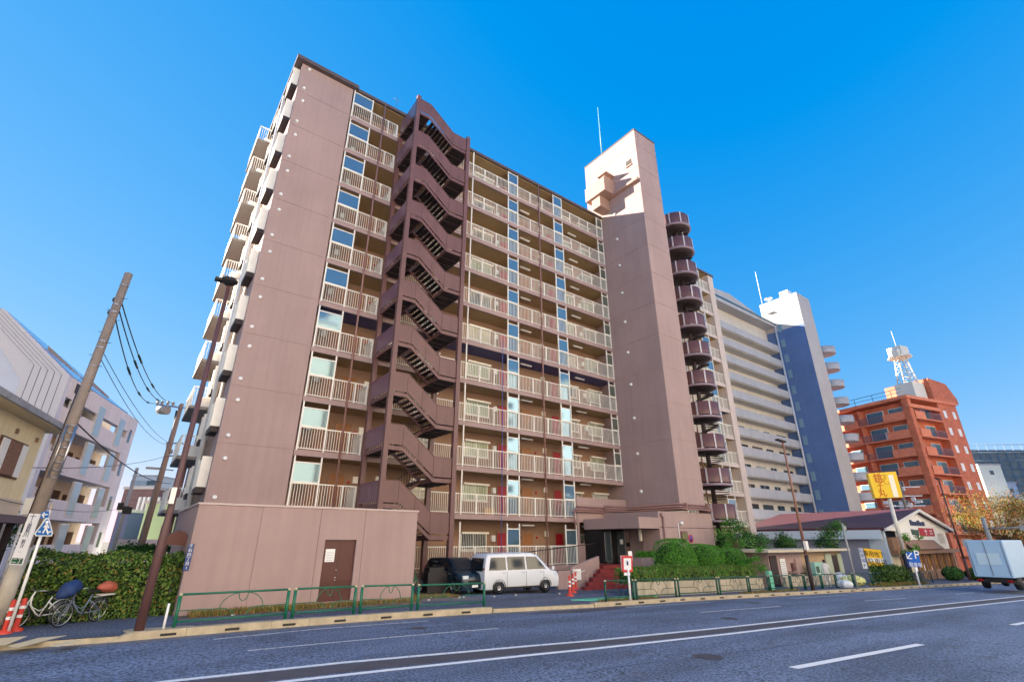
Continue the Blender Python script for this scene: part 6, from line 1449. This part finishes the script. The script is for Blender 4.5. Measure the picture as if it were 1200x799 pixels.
# ================================================================== THE SUNLIT ROW ACROSS THE ROAD (behind the camera)
OPW = [mat('opposite_cream_tile', (236, 228, 212), .8, .04, .2), mat('opposite_white_tile', (240, 238, 232), .8, .04, .2), mat('opposite_buff_tile', (228, 214, 194), .8, .05, .2)]
OW = mat('opposite_window', (70, 80, 90), .5)
for i, (x0, x1, h_, lb) in enumerate([(-62, -32, 30, 'cream tiled block across the road, far to the left'), (-31, -9, 36, 'white tiled block across the road, left of the viewpoint'), (-8, 20, 33, 'buff tiled block across the road, straight behind the viewpoint'),
                                  (21, 46, 38, 'white tiled block across the road, right of the viewpoint'), (47, 74, 32, 'cream tiled block across the road, beyond the white one'), (75, 110, 36, 'buff tiled block across the road at the far right')]):
    t = thing('apartment_building', lb, 'apartment building', ((x0 + x1) / 2, -20, G(x0)))
    g = M(); g.box(x0, x1, -34, -20, -3, h_); g.build('wall', OPW[i % 3], t)
    g = M(); g.box(x0 - .2, x1 + .2, -34.2, -19.8, h_, h_ + .5); g.build('roof', LAV, t)
    for r_i in range(int(h_ / 3) - 1):
        g = M(); x = x0 + 1.5
        while x < x1 - 2: g.box(x, x + 1.7, -20, -19.96, 4 + r_i * 3, 5.2 + r_i * 3); x += 4.2
        g.build('window_row', OW, t)

# unseen tall block, added outside the left edge to keep sun off the road
t = thing('apartment_building', 'unseen tall plain block added beyond the left edge of the view to keep sun off the road', 'apartment building', (-31, 40, 0))
g = M(); g.box(-48, -14.5, 41, 53, -1, 27); g.build('wall', OPW[1], t); g = M(); g.box(-48.2, -14.3, 40.8, 53.2, 27, 27.4); g.build('roof', LAV, t)

PVAR += [mat('cream_curtained_glass', (196, 190, 160), .12, .2, 9, spec=.8, stretch=(3, 3, .1)), mat('sage_curtained_glass', (124, 146, 120), .12, .3, 9, spec=.8, stretch=(3, 3, .1)),
         mat('brown_curtained_glass', (120, 104, 88), .1, .3, 9, spec=.8, stretch=(3, 3, .1)), mat('dark_grey_glass', (74, 82, 84), .07, spec=.9), mat('pale_blind_glass', (176, 182, 180), .15, .12, 9, spec=.7, stretch=(.3, .3, 30))]
vary(None)
# ================================================================== ROAD DETAIL
CRK = mat('crack_sealant', (54, 56, 66), .7)
def crack(pts, w_):
    g = M(); P_ = []
    for (xa, ya), (xb, yb) in zip(pts, pts[1:]):
        n_ = max(2, int(math.hypot(xb - xa, yb - ya) / .35))
        for i in range(n_): u = i / n_; P_.append((xa + (xb - xa) * u + random.gauss(0, .03), ya + (yb - ya) * u + random.gauss(0, .035)))
    P_.append(pts[-1])
    for (xa, ya), (xb, yb) in zip(P_, P_[1:]):
        w2 = w_ * random.uniform(.5, 1.3) / 2; g.quad((xa, ya - w2, G(xa) - .1242), (xb, yb - w2, G(xb) - .1242), (xb, yb + w2, G(xb) - .1242), (xa, ya + w2, G(xa) - .1242))
    tag(g.build('road_crack', CRK), kind='structure')
crack([(-3, 14.6), (4, 14.3), (12, 14.0), (19, 13.6), (30, 12.9)], .02)
crack([(5, 8.0), (9, 7.7), (13, 7.2), (21, 6.9), (30, 6.6)], .022)
crack([(8.2, 12.8), (8.8, 11.9), (8.7, 11.2)], .02); crack([(14.5, 8.6), (15.4, 7.0), (15.2, 5.6), (16.6, 4.0)], .018); crack([(3.5, 9.7), (5.0, 8.9), (6.1, 7.2)], .018); crack([(20, 15), (20.6, 12.7)], .02)
MH = mat('manhole_iron', (92, 92, 98), .5, .25, 30, .5, 60, metal=.5)
for i, (x, y, r_) in enumerate([(10.9, 7.4, .33), (24.0, 13.6, .32), (7.4, 14.2, .22), (17.6, 10.9, .3)]):
    g = M(); n_ = 26; g.quad(*[(x + r_ * math.cos(6.2832 * k / n_), y + r_ * math.sin(6.2832 * k / n_), G(x) - .1225) for k in range(n_)]); tag(g.build('manhole_cover', MH), kind='structure')
PAT = asphalt('patch_asphalt', (.098, .126, .19), None, (.07, .08, .1))
for x0, x1, y0, y1 in ((18.8, 22.6, 6.6, 8.0), (3.2, 7.8, 14.2, 15.1), (26, 30, 9.9, 10.9)):
    g = M(); g.quad((x0, y0, G(x0) - .1252), (x1, y0 - .15, G(x1) - .1252), (x1, y1 - .15, G(x1) - .1252), (x0, y1, G(x0) - .1252)); tag(g.build('road_patch', PAT), kind='structure')
# odds and ends that people have left in the corridors
def small(name, label, cat, mt, x0, x1, y0, y1, z0, z1):
    g = M(); g.box(x0, x1, y0, y1, z0, z1); g.box(x0 - .01, x1 + .01, y0 - .01, y1 + .01, z1, z1 + .025); o = g.build(name, mt, loc=((x0 + x1) / 2, y0, z0)); tag(o, label, cat)
small('storage_crate', 'tan crate on the second floor corridor behind the railing, left of the red door', 'crate', mat('tan_crate', (190, 150, 96), .7), 17.6, 18.3, 26.1, 26.5, 3.54, 3.95)
